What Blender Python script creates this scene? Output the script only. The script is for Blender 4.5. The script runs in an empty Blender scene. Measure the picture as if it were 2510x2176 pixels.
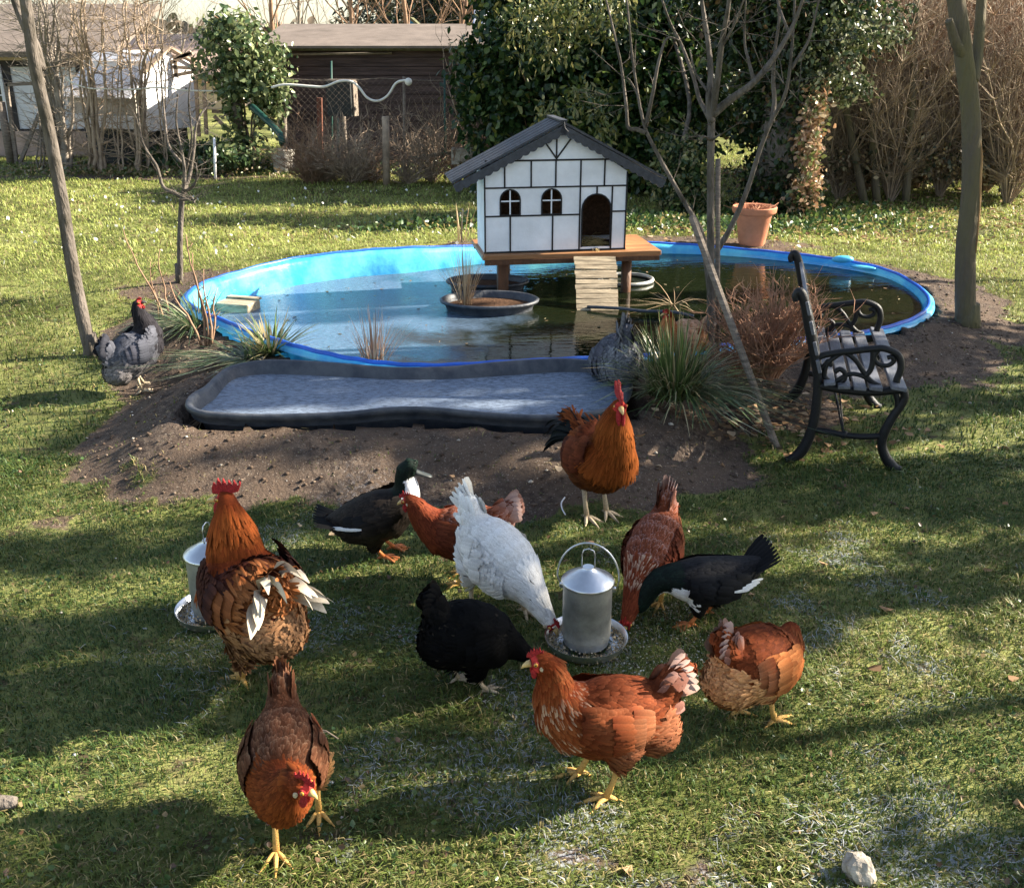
import bpy, bmesh, math, random
import numpy as np
from mathutils import Vector, Matrix
from mathutils import noise as mn
R=math.radians
sc=bpy.context.scene; col=sc.collection
random.seed(7); rng=np.random.default_rng(7)
# ---------------------------------------------------------------- camera, sky, sun, exposure
F,CX,CY,CH,TH=2500.0,1255.0,1088.0,1.8,R(21.6)
cam=bpy.data.objects.new('camera',bpy.data.cameras.new('camera')); col.objects.link(cam)
cam.location=(0,0,CH); cam.rotation_euler=(R(90)-TH,0,0)
cam.data.sensor_width=36; cam.data.sensor_fit='HORIZONTAL'; cam.data.lens=F/2510*36; cam.data.clip_end=600; cam.data.clip_start=0.05
sc.camera=cam
SUN_AZ,SUN_EL=R(13),R(29)       # azimuth from +X towards +Y
w=bpy.data.worlds.new('World'); sc.world=w; w.use_nodes=True
nt=w.node_tree; nt.nodes.clear()
sky=nt.nodes.new('ShaderNodeTexSky'); sky.sky_type='NISHITA'; sky.sun_disc=False
sky.sun_elevation=SUN_EL; sky.sun_rotation=R(90)-SUN_AZ; sky.air_density=1.0; sky.dust_density=0.8
bg=nt.nodes.new('ShaderNodeBackground'); bg.inputs[1].default_value=0.068
wo=nt.nodes.new('ShaderNodeOutputWorld'); hs_=nt.nodes.new('ShaderNodeHueSaturation'); hs_.inputs['Saturation'].default_value=.8; nt.links.new(sky.outputs[0],hs_.inputs['Color']); nt.links.new(hs_.outputs[0],bg.inputs[0]); nt.links.new(bg.outputs[0],wo.inputs[0])
sd=bpy.data.lights.new('sun','SUN'); sd.energy=5.0; sd.angle=R(0.55); sd.color=(1,0.9,0.74)
so=bpy.data.objects.new('sun',sd); col.objects.link(so)
sdir=Vector((math.cos(SUN_EL)*math.cos(SUN_AZ),math.cos(SUN_EL)*math.sin(SUN_AZ),math.sin(SUN_EL)))
so.rotation_euler=sdir.to_track_quat('Z','Y').to_euler(); so.location=(20,5,12)
sc.view_settings.view_transform='Standard'; sc.view_settings.look='None'; sc.view_settings.gamma=1; sc.view_settings.exposure=2.02
sc.cycles.max_bounces=6; sc.cycles.diffuse_bounces=3; sc.cycles.glossy_bounces=3; sc.cycles.transparent_max_bounces=8
# ---------------------------------------------------------------- picking points on the photograph
ct,st=math.cos(TH),math.sin(TH)
def ray(px,py):
    a=(px-CX)/F; b=(CY-py)/F
    return Vector((a, ct+b*st, -st+b*ct))
def GZ(px,py,z):
    d=ray(px,py); t=(z-CH)/d.z
    return Vector((d.x*t,d.y*t,z))
def P(px,py,Y):
    d=ray(px,py); t=Y/d.y
    return Vector((d.x*t,Y,CH+d.z*t))
def PX(v):
    x,y,z=v[0],v[1],v[2]-CH
    dz=y*ct-z*st; u=y*st+z*ct
    return (CX+F*x/dz, CY-F*u/dz)
def catmull(pts,n=8,closed=False):
    pts=[Vector(p) for p in pts]; N=len(pts); out=[]
    rng_=range(N) if closed else range(N-1)
    for i in rng_:
        if closed: a,b,c,d=pts[(i-1)%N],pts[i],pts[(i+1)%N],pts[(i+2)%N]
        else: a,b,c,d=pts[max(i-1,0)],pts[i],pts[i+1],pts[min(i+2,N-1)]
        for k in range(n):
            t=k/n
            out.append(0.5*((2*b)+(c-a)*t+(2*a-5*b+4*c-d)*t*t+(3*b-a-3*c+d)*t*t*t))
    if not closed: out.append(pts[-1])
    return out
RIM_Z,WATER_Z,TRAY_Z,TRAYW_Z=0.25,0.075,0.24,0.185
pool_px=[(463,735),(490,705),(560,676),(700,640),(860,622),(1020,610),(1180,603),(1390,597),(1600,600),(1750,606),(1900,620),(2060,642),(2180,668),(2255,712),(2270,755),(2225,790),(2120,815),(1960,836),(1800,850),(1640,868),(1430,884),(1260,889),(1100,889),(960,884),(850,876),(740,852),(650,820),(570,790),(500,765)]
tray_px=[(463,985),(468,1001),(500,1011),(580,1014),(700,1014),(850,1011),(960,1003),(1060,1002),(1160,1008),(1300,1016),(1420,1014),(1500,1000),(1540,965),(1535,920),(1480,890),(1400,882),(1300,886),(1200,893),(1100,899),(960,900),(850,894),(700,887),(620,889),(560,901),(530,923),(505,950),(478,968)]
def rimz(x): return float(np.interp(x,[-2.6,-.8,.6,3.1],[.27,.25,.155,.11]))
POOL=catmull([GZ(x,y,np.interp(x,[463,1050,1430,2270],[.27,.25,.155,.11])) for x,y in pool_px],8,True)
TRAY=catmull([GZ(x,y,TRAY_Z) for x,y in tray_px],6,True)
def offs(poly,d):       # positive d moves outward
    out=[];N=len(poly)
    area=sum(poly[i].x*poly[(i+1)%N].y-poly[(i+1)%N].x*poly[i].y for i in range(N))
    s=1 if area>0 else -1
    for i in range(N):
        t=(poly[(i+1)%N]-poly[i-1]); nrm=Vector((t.y,-t.x,0)).normalized()*s
        out.append(poly[i]+nrm*d)
    return out
def inside_dist(X,Y,poly):
    px=np.array([p.x for p in poly]); py=np.array([p.y for p in poly])
    ins=np.zeros(X.shape,bool); d=np.full(X.shape,1e9); N=len(px)
    for i in range(N):
        j=(i+1)%N
        c=((py[i]>Y)!=(py[j]>Y))
        with np.errstate(divide='ignore',invalid='ignore'):
            xi=(px[j]-px[i])*(Y-py[i])/(py[j]-py[i]+1e-12)+px[i]
        ins^=(c&(X<xi))
        d=np.minimum(d,(X-px[i])**2+(Y-py[i])**2)
    d=np.sqrt(d)
    return np.where(ins,-d,d)
def sst(a,b,x):
    t=np.clip((x-a)/(b-a),0,1); return t*t*(3-2*t)
_lat=rng.random((64,64))
def vnoise(X,Y):
    X=np.asarray(X,float);Y=np.asarray(Y,float)
    xi=np.floor(X).astype(int);yi=np.floor(Y).astype(int);fx=X-xi;fy=Y-yi
    fx=fx*fx*(3-2*fx);fy=fy*fy*(3-2*fy)
    g=lambda a,b:_lat[a%64,b%64]
    return (g(xi,yi)*(1-fx)+g(xi+1,yi)*fx)*(1-fy)+(g(xi,yi+1)*(1-fx)+g(xi+1,yi+1)*fx)*fy
def fbm(X,Y,o=4):
    s=0;a=.5
    for k in range(o):
        s=s+a*vnoise(np.asarray(X)*2**k+17*k,np.asarray(Y)*2**k+31*k); a*=.5
    return s
def terrain(X,Y):
    dp=inside_dist(X,Y,POOL[::2]); dt=inside_dist(X,Y,TRAY[::2])
    d=np.minimum(dp,dt)
    front=0.2*(1-sst(0.03,0.62,d+0.12*(fbm(X*2,Y*2)-.5)))
    back=0.2*(1-sst(0.2,2.6,d))
    k=sst(6.2,8.2,Y)
    z=(front*(1-k)+back*k)*np.interp(X,[-1,3.2],[1,.45])
    z=z+0.03*(fbm(X*1.3,Y*1.3)-.5)+0.02*(fbm(X*6,Y*6)-.5)
    z=z-0.015*np.exp(-((X-.9)**2+(Y-2.2)**2)/.5)
    soilb=(1-sst(.2,.8,np.maximum(d,0)))
    z=z+0.06*(fbm(X*9,Y*9,4)-.45)*soilb
    z=np.where(dp<0.05,-0.45,z); z=np.where(dt<0.03,-0.12,z)
    return z,dp,dt
hx=np.arange(-9,9.01,.05); hy=np.arange(.6,20,.05)
HX,HY=np.meshgrid(hx,hy); HZ,DP,DT=terrain(HX,HY)
def bil(A,x,y):
    i=np.clip((np.asarray(x)-hx[0])/.05,0,len(hx)-2.001); j=np.clip((np.asarray(y)-hy[0])/.05,0,len(hy)-2.001)
    i0=i.astype(int) if hasattr(i,'astype') else int(i); j0=j.astype(int) if hasattr(j,'astype') else int(j)
    fi=i-i0; fj=j-j0
    return (A[j0,i0]*(1-fi)+A[j0,i0+1]*fi)*(1-fj)+(A[j0+1,i0]*(1-fi)+A[j0+1,i0+1]*fi)*fj
def ter(x,y): return float(bil(HZ,np.float64(x),np.float64(y)))
def GR(px,py): return GZ(px,py,.19)
def G(px,py):           # ground point seen at a pixel
    d=ray(px,py); t=1.0
    for k in range(4000):
        p=d*t
        if p.y>.7 and CH+p.z<=ter(p.x,p.y): break
        t+=.004*max(1,t*.5)
    return Vector((p.x,p.y,ter(p.x,p.y)))
# ---------------------------------------------------------------- materials
def mat(name,color=None,rough=.7,spec=.3,metal=0,nscale=0,namt=0,bump=0,bscale=60,trans=0,vcol=False,stretch=None,color2=None,coat=0,mn_detail=6,bdist=.01):
    m=bpy.data.materials.new(name); m.use_nodes=True; n=m.node_tree; N=n.nodes; L=n.links
    b=N['Principled BSDF']; b.inputs['Roughness'].default_value=rough; b.inputs['Metallic'].default_value=metal
    b.inputs['Specular IOR Level'].default_value=spec; b.inputs['Coat Weight'].default_value=coat
    tc=N.new('ShaderNodeTexCoord'); mp=N.new('ShaderNodeMapping'); L.new(tc.outputs['Object'],mp.inputs[0])
    if stretch: mp.inputs['Scale'].default_value=stretch
    if vcol:
        a=N.new('ShaderNodeAttribute'); a.attribute_name='col'; csrc=a.outputs['Color']
    else:
        c=N.new('ShaderNodeRGB'); c.outputs[0].default_value=(*color,1); csrc=c.outputs[0]
    if namt>0 or color2:
        t=N.new('ShaderNodeTexNoise'); t.inputs['Scale'].default_value=nscale; t.inputs['Detail'].default_value=mn_detail; t.inputs['Roughness'].default_value=.65
        L.new(mp.outputs[0],t.inputs['Vector'])
        mx=N.new('ShaderNodeMix'); mx.data_type='RGBA'
        if color2:
            cr=N.new('ShaderNodeMapRange'); cr.inputs[1].default_value=.38; cr.inputs[2].default_value=.62; L.new(t.outputs[0],cr.inputs[0])
            L.new(cr.outputs[0],mx.inputs[0]); L.new(csrc,mx.inputs[6]); mx.inputs[7].default_value=(*color2,1); csrc=mx.outputs[2]
        else:
            mx.blend_type='MULTIPLY'; mx.inputs[0].default_value=1
            cr=N.new('ShaderNodeMapRange'); cr.inputs[1].default_value=.3; cr.inputs[2].default_value=.7; cr.inputs[3].default_value=1-namt; cr.inputs[4].default_value=1+namt; L.new(t.outputs[0],cr.inputs[0])
            L.new(csrc,mx.inputs[6]); L.new(cr.outputs[0],mx.inputs[7]); csrc=mx.outputs[2]
    L.new(csrc,b.inputs['Base Color'])
    if bump>0:
        t2=N.new('ShaderNodeTexNoise'); t2.inputs['Scale'].default_value=bscale; t2.inputs['Detail'].default_value=5; L.new(mp.outputs[0],t2.inputs['Vector'])
        bp=N.new('ShaderNodeBump'); bp.inputs['Strength'].default_value=bump; bp.inputs['Distance'].default_value=bdist; L.new(t2.outputs[0],bp.inputs['Height']); L.new(bp.outputs[0],b.inputs['Normal'])
    if trans>0:
        tr=N.new('ShaderNodeBsdfTranslucent'); L.new(csrc,tr.inputs[0]); ms=N.new('ShaderNodeMixShader'); ms.inputs[0].default_value=trans
        L.new(b.outputs[0],ms.inputs[1]); L.new(tr.outputs[0],ms.inputs[2]); L.new(ms.outputs[0],N['Material Output'].inputs[0])
    return m
M={}
M['feather']=mat('feather',vcol=True,rough=.75,spec=.07,nscale=260,namt=.16,trans=.08)
M['feather_gloss']=mat('feather_gloss',vcol=True,rough=.6,spec=.1,nscale=260,namt=.14)
M['comb']=mat('comb_skin',(.42,.03,.032),.62,.25,nscale=130,namt=.4,bump=.9,bscale=330,trans=.12)
M['beak']=mat('beak_horn',(.55,.38,.15),.4,.4,nscale=90,namt=.25)
M['beakdark']=mat('beak_dark',(.07,.065,.06),.4,.4,nscale=90,namt=.25)
M['billdark']=mat('bill_dark',(.03,.036,.036),.45,.3,nscale=60,namt=.3)
M['redtwig']=mat('twig_red_brown',(.36,.2,.13),.85,.15,nscale=9,namt=.5)
M['bill']=mat('bill_horn',(.15,.19,.19),.4,.4,nscale=60,color2=(.26,.25,.1))
M['leg']=mat('leg_scales',(.62,.36,.10),.55,.3,nscale=220,namt=.3,bump=.5,bscale=500)
M['legpale']=mat('leg_scales_pale',(.5,.4,.27),.55,.3,nscale=220,namt=.3,bump=.5,bscale=500)
M['legorange']=mat('leg_scales_orange',(.62,.2,.06),.5,.3,nscale=150,namt=.25,bump=.4,bscale=400)
M['eye']=mat('eye_gloss',vcol=True,rough=.08,spec=.8)
M['blade']=mat('grass_blade',vcol=True,rough=.5,spec=.3,trans=.35)
M['leafv']=mat('leaf_vcol',vcol=True,rough=.36,spec=.45,trans=.25)
M['deadv']=mat('dead_leaf',vcol=True,rough=.8,spec=.15,trans=.2)
M['bark']=mat('bark_grey',(.17,.145,.125),.9,.1,nscale=14,color2=(.075,.065,.052),bump=1,bscale=55,stretch=(1,1,.3),bdist=.02)
M['barkg']=mat('bark_mossy',(.115,.095,.078),.9,.1,nscale=3.2,color2=(.13,.115,.062),bump=1,bscale=38,stretch=(1,1,.3),bdist=.02)
M['twig']=mat('twig_tan',(.34,.26,.19),.85,.15,nscale=6,namt=.45)
M['twigd']=mat('twig_brown',(.27,.17,.11),.85,.15,nscale=6,namt=.45)
M['twiggrey']=mat('twig_grey',(.24,.205,.17),.85,.15,nscale=8,namt=.4)
M['woodw']=mat('weathered_wood',(.2,.165,.135),.85,.15,nscale=14,namt=.5,bump=.6,bscale=60,stretch=(1,1,6))
M['darkwood']=mat('dark_board',(.085,.06,.058),.85,.2,nscale=4,namt=.5,bump=.7,bscale=30,stretch=(.4,1,5))
M['plank']=mat('varnished_board',(.30,.14,.055),.45,.4,nscale=5,namt=.45,bump=.3,bscale=40,stretch=(.4,5,5))
M['post']=mat('brown_post',(.10,.045,.022),.6,.3,nscale=8,namt=.4,bump=.5,bscale=40,stretch=(3,3,.6))
M['palletwood']=mat('pallet_wood',(.36,.29,.2),.85,.15,nscale=9,namt=.55,bump=.6,bscale=60,stretch=(.6,5,5))
M['white']=mat('white_paint',(.78,.78,.8),.65,.3,nscale=4,namt=.14,bump=.15,bscale=80)
M['blackpaint']=mat('black_paint',(.018,.017,.018),.6,.3,nscale=20,namt=.3)
M['roofdark']=mat('roof_boards',(.045,.047,.055),.55,.4,nscale=7,namt=.45,bump=.4,bscale=50,stretch=(5,.5,5))
M['iron']=mat('cast_iron_black',(.007,.0075,.009),.5,.3,nscale=40,namt=.3,bump=.3,bscale=150)
M['slat']=mat('bench_slat',(.11,.115,.135),.42,.5,nscale=9,namt=.4,bump=.5,bscale=90,stretch=(5,.6,5))
M['zinc']=mat('galvanised_zinc',(.62,.64,.66),.34,.5,metal=1,nscale=12,namt=.12,bump=.06,bscale=60)
M['zincm']=mat('galvanised_matt',(.38,.38,.35),.5,.4,metal=.75,nscale=7,namt=.4,bump=.12,bscale=60)
M['blue']=mat('blue_liner',(.03,.34,.78),.3,.5,nscale=2.5,color2=(.16,.66,.86),bump=.25,bscale=7,trans=.12,bdist=.03)
M['bluerim']=mat('blue_rim',(.015,.11,.55),.35,.5,nscale=6,namt=.3,bump=.2,bscale=20)
M['blackplastic']=mat('black_plastic',(.03,.036,.05),.5,.4,nscale=10,color2=(.075,.08,.09),bump=.4,bscale=45)
M['terracotta']=mat('terracotta',(.5,.2,.11),.75,.2,nscale=6,namt=.22,bump=.2,bscale=50)
M['soilpot']=mat('potting_soil',(.09,.05,.03),.95,.1,nscale=40,namt=.5,bump=1,bscale=90)
M['stone']=mat('stone',vcol=False,color=(.42,.37,.3),rough=.9,spec=.1,nscale=20,namt=.5,bump=1,bscale=30)
M['concrete']=mat('pale_concrete',(.5,.46,.4),.9,.1,nscale=4,namt=.25,bump=.3,bscale=40)
M['plinth']=mat('rendered_plinth',(.42,.31,.26),.95,.1,nscale=3,namt=.3,bump=.5,bscale=40)
M['felt']=mat('roof_felt',(.17,.14,.12),.9,.15,nscale=3,namt=.25,bump=.3,bscale=90)
M['felts']=mat('mossy_edge',(.12,.12,.07),.95,.1,nscale=9,namt=.4)
M['render']=mat('white_render',(.68,.68,.7),.85,.2,nscale=3,namt=.12)
M['beamdark']=mat('dark_timber',(.05,.045,.045),.8,.2,nscale=6,namt=.4)
M['glass']=mat('window_glass',(.03,.035,.04),.08,.6)
M['greenmetal']=mat('green_metal',(.012,.065,.05),.5,.4,nscale=20,namt=.2)
M['rust']=mat('rusty_post',(.15,.06,.04),.8,.2,nscale=10,namt=.4,bump=.5)
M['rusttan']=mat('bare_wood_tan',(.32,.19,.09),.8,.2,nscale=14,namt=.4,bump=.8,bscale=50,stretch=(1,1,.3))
M['scum']=mat('scum_green',(.10,.12,.04),.8,.2,nscale=18,namt=.6)
M['hose']=mat('pale_hose',(.7,.68,.62),.5,.3,nscale=20,namt=.1)
M['tan']=mat('beige_panel',(.6,.47,.33),.85,.15,nscale=4,namt=.2)
M['bluehouse']=mat('blue_shingle',(.04,.25,.55),.6,.3,nscale=9,namt=.2)
M['corr']=mat('corrugated_sheet',(.6,.62,.7),.5,.4,nscale=5,namt=.15)
M['straw']=mat('straw',vcol=True,rough=.7,spec=.2,trans=.15)
M['grain']=mat('grain',vcol=True,rough=.8,spec=.1)
M['boxblack']=mat('dark_panel',(.02,.022,.022),.6,.3,nscale=10,namt=.3)
# ---------------------------------------------------------------- mesh building
class MB:
    def __init__(s): s.v=[];s.f=[];s.c=[];s.cc=(1,1,1)
    def add(s,vs,fs,c=None):
        o=len(s.v); s.v+= [tuple(v) for v in vs]; s.f+=[tuple(i+o for i in f) for f in fs]
        s.c+=[c or s.cc]*len(vs); return s
    def box(s,c,size,rot=None,col=None):
        hx_,hy_,hz_=[k/2 for k in size]; c=Vector(c)
        vs=[Vector((x*hx_,y*hy_,z*hz_)) for x in(-1,1) for y in(-1,1) for z in(-1,1)]
        if rot is not None: vs=[rot@v for v in vs]
        return s.add([v+c for v in vs],[(0,1,3,2),(4,6,7,5),(0,4,5,1),(2,3,7,6),(0,2,6,4),(1,5,7,3)],col)
    def beam(s,a,b,wd,ht,col=None,up=(0,0,1)):
        a=Vector(a);b=Vector(b);d=(b-a);L=d.length;d.normalize();u=Vector(up)
        if abs(d.dot(u))>.98:u=Vector((0,1,0))
        x=d.cross(u).normalized(); u=x.cross(d).normalized()
        rot=Matrix((x,d,u)).transposed()
        return s.box((a+b)/2,(wd,L,ht),rot,col)
    def tube(s,pts,rad,seg=6,col=None,cap=True,flat=1.0,up=None):
        pts=[Vector(p) for p in pts];n=len(pts)
        if not hasattr(rad,'__len__'): rad=[rad]*n
        vs=[];prev=None
        for i,p in enumerate(pts):
            t=(pts[min(i+1,n-1)]-pts[max(i-1,0)])
            if t.length<1e-9:t=Vector((0,0,1))
            t.normalize()
            if prev is None:
                u=Vector(up) if up else Vector((0,0,1)) if abs(t.z)<.9 else Vector((1,0,0))
            else:u=prev
            x=t.cross(u)
            if x.length<1e-6:x=t.cross(Vector((0,1,.1)))
            x.normalize();y=x.cross(t).normalized();prev=y
            for k in range(seg):
                a=2*math.pi*k/seg
                vs.append(p+x*math.cos(a)*rad[i]+y*math.sin(a)*rad[i]*flat)
        fs=[(i*seg+k,i*seg+(k+1)%seg,(i+1)*seg+(k+1)%seg,(i+1)*seg+k) for i in range(n-1) for k in range(seg)]
        if cap: fs+=[tuple(range(seg-1,-1,-1)),tuple((n-1)*seg+k for k in range(seg))]
        return s.add(vs,fs,col)
    def loft(s,st,seg=16,col=None):   # st: (pos, width, height) elliptical stations along a path
        pts=[Vector(q[0]) for q in st];n=len(pts);vs=[]
        for i,p in enumerate(pts):
            t=(pts[min(i+1,n-1)]-pts[max(i-1,0)]).normalized()
            side=Vector((0,1,0)); side=(side-t*side.dot(t)).normalized() if abs(t.y)<.95 else Vector((1,0,0))
            u=side.cross(t).normalized()
            for k in range(seg):
                a=2*math.pi*k/seg
                vs.append(p+side*math.cos(a)*st[i][1]+u*math.sin(a)*st[i][2])
        fs=[(i*seg+k,i*seg+(k+1)%seg,(i+1)*seg+(k+1)%seg,(i+1)*seg+k) for i in range(n-1) for k in range(seg)]
        fs+=[tuple(range(seg-1,-1,-1)),tuple((n-1)*seg+k for k in range(seg))]
        return s.add(vs,fs,col)
    def lathe(s,prof,c=(0,0,0),seg=32,rot=None,col=None,sx=1,sy=1):
        c=Vector(c);vs=[];n=len(prof)
        for r,z in prof:
            for k in range(seg):
                a=2*math.pi*k/seg;v=Vector((r*math.cos(a)*sx,r*math.sin(a)*sy,z))
                vs.append((rot@v if rot is not None else v)+c)
        fs=[(i*seg+k,i*seg+(k+1)%seg,(i+1)*seg+(k+1)%seg,(i+1)*seg+k) for i in range(n-1) for k in range(seg)]
        return s.add(vs,fs,col)
    def ell(s,c,r,rot=None,seg=12,rings=8,col=None):
        vs=[];c=Vector(c)
        for i in range(rings+1):
            p=math.pi*i/rings
            for k in range(seg):
                a=2*math.pi*k/seg
                v=Vector((r[0]*math.sin(p)*math.cos(a),r[1]*math.sin(p)*math.sin(a),r[2]*math.cos(p)))
                vs.append((rot@v if rot is not None else v)+c)
        fs=[(i*seg+k,(i+1)*seg+k,(i+1)*seg+(k+1)%seg,i*seg+(k+1)%seg) for i in range(rings) for k in range(seg)]
        return s.add(vs,fs,col)
    def prism(s,poly,thick,org,ux,uy,col=None):   # 2d outline extruded along ux x uy
        org=Vector(org);ux=Vector(ux);uy=Vector(uy);nz=ux.cross(uy).normalized()*thick/2
        n=len(poly);a=[org+ux*p[0]+uy*p[1]+nz for p in poly];b=[v-2*nz for v in a]
        return s.add(a+b,[tuple(range(n)),tuple(range(2*n-1,n-1,-1))]+[(i,n+i,n+(i+1)%n,(i+1)%n) for i in range(n)],col)
    def build(s,name,m,parent=None,smooth=True,autos=None):
        me=bpy.data.meshes.new(name); me.from_pydata(s.v,[],s.f); me.validate(clean_customdata=False)
        if len(me.vertices)==len(s.c) and any(c!=(1,1,1) for c in s.c):
            at=me.color_attributes.new('col','FLOAT_COLOR','POINT')
            at.data.foreach_set('color',np.array([(*c[:3],1) for c in s.c],np.float32).ravel())
        me.materials.append(M[m] if isinstance(m,str) else m)
        if smooth: me.shade_smooth()
        if autos: me.set_sharp_from_angle(angle=R(autos))
        o=bpy.data.objects.new(name,me); col.objects.link(o)
        if parent: o.parent=parent
        return o
def npmesh(name,V,Fq,C,m,parent=None,smooth=True,NN=None):   # V (n,3), Fq (k,3|4), C (n,3)
    me=bpy.data.meshes.new(name); V=np.ascontiguousarray(V,np.float32); Fq=np.ascontiguousarray(Fq,np.int32)
    k=Fq.shape[1]; me.vertices.add(len(V)); me.vertices.foreach_set('co',V.ravel())
    me.loops.add(Fq.size); me.loops.foreach_set('vertex_index',Fq.ravel())
    me.polygons.add(len(Fq)); me.polygons.foreach_set('loop_start',np.arange(0,Fq.size,k,dtype=np.int32)); me.polygons.foreach_set('loop_total',np.full(len(Fq),k,np.int32))
    me.update(calc_edges=True)
    if C is not None:
        at=me.color_attributes.new('col','FLOAT_COLOR','POINT'); at.data.foreach_set('color',np.concatenate([C,np.ones((len(C),1))],1).astype(np.float32).ravel())
    me.materials.append(M[m] if isinstance(m,str) else m)
    if smooth: me.shade_smooth()
    if NN is not None: me.normals_split_custom_set_from_vertices(NN.astype(np.float32))
    o=bpy.data.objects.new(name,me); col.objects.link(o)
    if parent: o.parent=parent
    return o
def tag(o,label=None,cat=None,group=None,kind=None):
    if label:o['label']=label
    if cat:o['category']=cat
    if group:o['group']=group
    if kind:o['kind']=kind
    return o
def thing(name,label,cat,loc=(0,0,0),rz=0,group=None,scale=1):
    o=bpy.data.objects.new(name,None);col.objects.link(o);o.location=loc;o.rotation_euler=(0,0,rz);o.scale=(scale,)*3
    o.empty_display_size=.1
    return tag(o,label,cat,group)
def unit(a): return a/np.maximum(np.linalg.norm(a,axis=-1,keepdims=True),1e-9)
def leaves(pos,size,colr,jit=.25,up=.3,fold=.25,aspect=.62,seed=0):
    """numpy rhombic folded leaves: 6 verts, 2 quads each"""
    r=np.random.default_rng(seed); n=len(pos)
    d=unit(r.normal(size=(n,3))+np.array([0,0,-up])); q=unit(r.normal(size=(n,3))+np.array([0,0,.4])); sdv=unit(np.cross(d,q)); nn=np.cross(sdv,d)
    L=(size*(.6+.8*r.random(n)))[:,None]; W=L*aspect*.5
    base=pos; tip=pos+d*L; m1=pos+d*L*.4
    V=np.stack([base,m1+sdv*W+nn*W*fold,pos+d*L*.78+sdv*W*.6+nn*W*fold*.6,tip,pos+d*L*.78-sdv*W*.6+nn*W*fold*.6,m1-sdv*W+nn*W*fold],1).reshape(-1,3)
    i=np.arange(n)[:,None]*6; Fq=np.concatenate([i+np.array([[0,1,2,3]]),i+np.array([[0,3,4,5]])],0)
    C=colr*(1+jit*(r.random((n,1))*2-1)); C=np.repeat(C,6,0)
    return V,Fq,C
def pick(cols,w,n,r):
    return np.array(cols)[r.choice(len(cols),n,p=np.array(w)/sum(w))]
# ================================================================ ground, water, pool
xs=np.concatenate([np.array([-90,-60,-40,-28,-20,-15,-12,-10]),np.arange(-9,9.01,.05),np.array([10,12,15,20,28,40,60,90])])
ys=np.concatenate([np.array([-30,-12,-5,-2,0]),np.arange(.6,13.5,.05),np.arange(13.6,19.9,.25),np.array([21,24,28,35,45,60,90,140,220])])
GX,GY=np.meshgrid(xs,ys)
cx=np.clip(GX,hx[0],hx[-1]);cy=np.clip(GY,hy[0],hy[-1])
GZm=bil(HZ,cx,cy); dP=bil(DP,cx,cy); dT=bil(DT,cx,cy)
def soilmask(X,Y,dp,dt):
    d=np.minimum(dp,dt); n=fbm(X*2.2,Y*2.2)-.5; n2=fbm(X*9,Y*9,3)-.5
    s=1-sst(.42,.66,d+n*.5+n2*.4+.25*sst(6.5,8,Y))
    def blob(x,y,rx,ry,a=1): return a*(1-sst(.6,1.15,np.sqrt(((X-x)/rx)**2+((Y-y)/ry)**2)+n*.8+n2*.6))
    for x,y,rx,ry,a in SOILB: s=np.maximum(s,blob(x,y,rx,ry,a))
    s=np.maximum(s,.6*sst(.6,.85,fbm(X*2.7+5,Y*2.7+9)+n2*.7))
    return s
def gb(px,py,rx,ry,a=1):
    p=GZ(px,py,.05); return (p.x,p.y,rx,ry,a)
SOILB=[gb(1000,1090,1.35,.55),gb(400,1070,.45,.35),gb(430,880,.45,.6),gb(1640,1120,.55,.35),gb(2160,880,.75,.5),gb(2380,800,.75,.35,.9),gb(1820,960,.5,.6),gb(2330,730,.4,.5,.8),gb(1750,620,.9,.5,.7),gb(450,720,.5,.5,.7),gb(300,425,3.2,.35,.7),gb(950,400,2.5,.5,.6),gb(2300,425,3,.6,.8),gb(1700,560,1.0,.5,.6)]
SM=soilmask(GX,GY,dP,dT)
FR=.7*sst(.53,.62,fbm(GX*3.1+3,GY*3.1+8)*.75+fbm(GX*12,GY*12,2)*.35)*(1-sst(3.3,4.2,GY))*sst(-1.8,.8,GX+.4*(GY-2))
C=np.stack([SM,FR,np.zeros_like(SM)],-1).reshape(-1,3)
ny,nx=GX.shape; idx=np.arange(ny*nx).reshape(ny,nx)
Fq=np.stack([idx[:-1,:-1],idx[:-1,1:],idx[1:,1:],idx[1:,:-1]],-1).reshape(-1,4)
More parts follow.
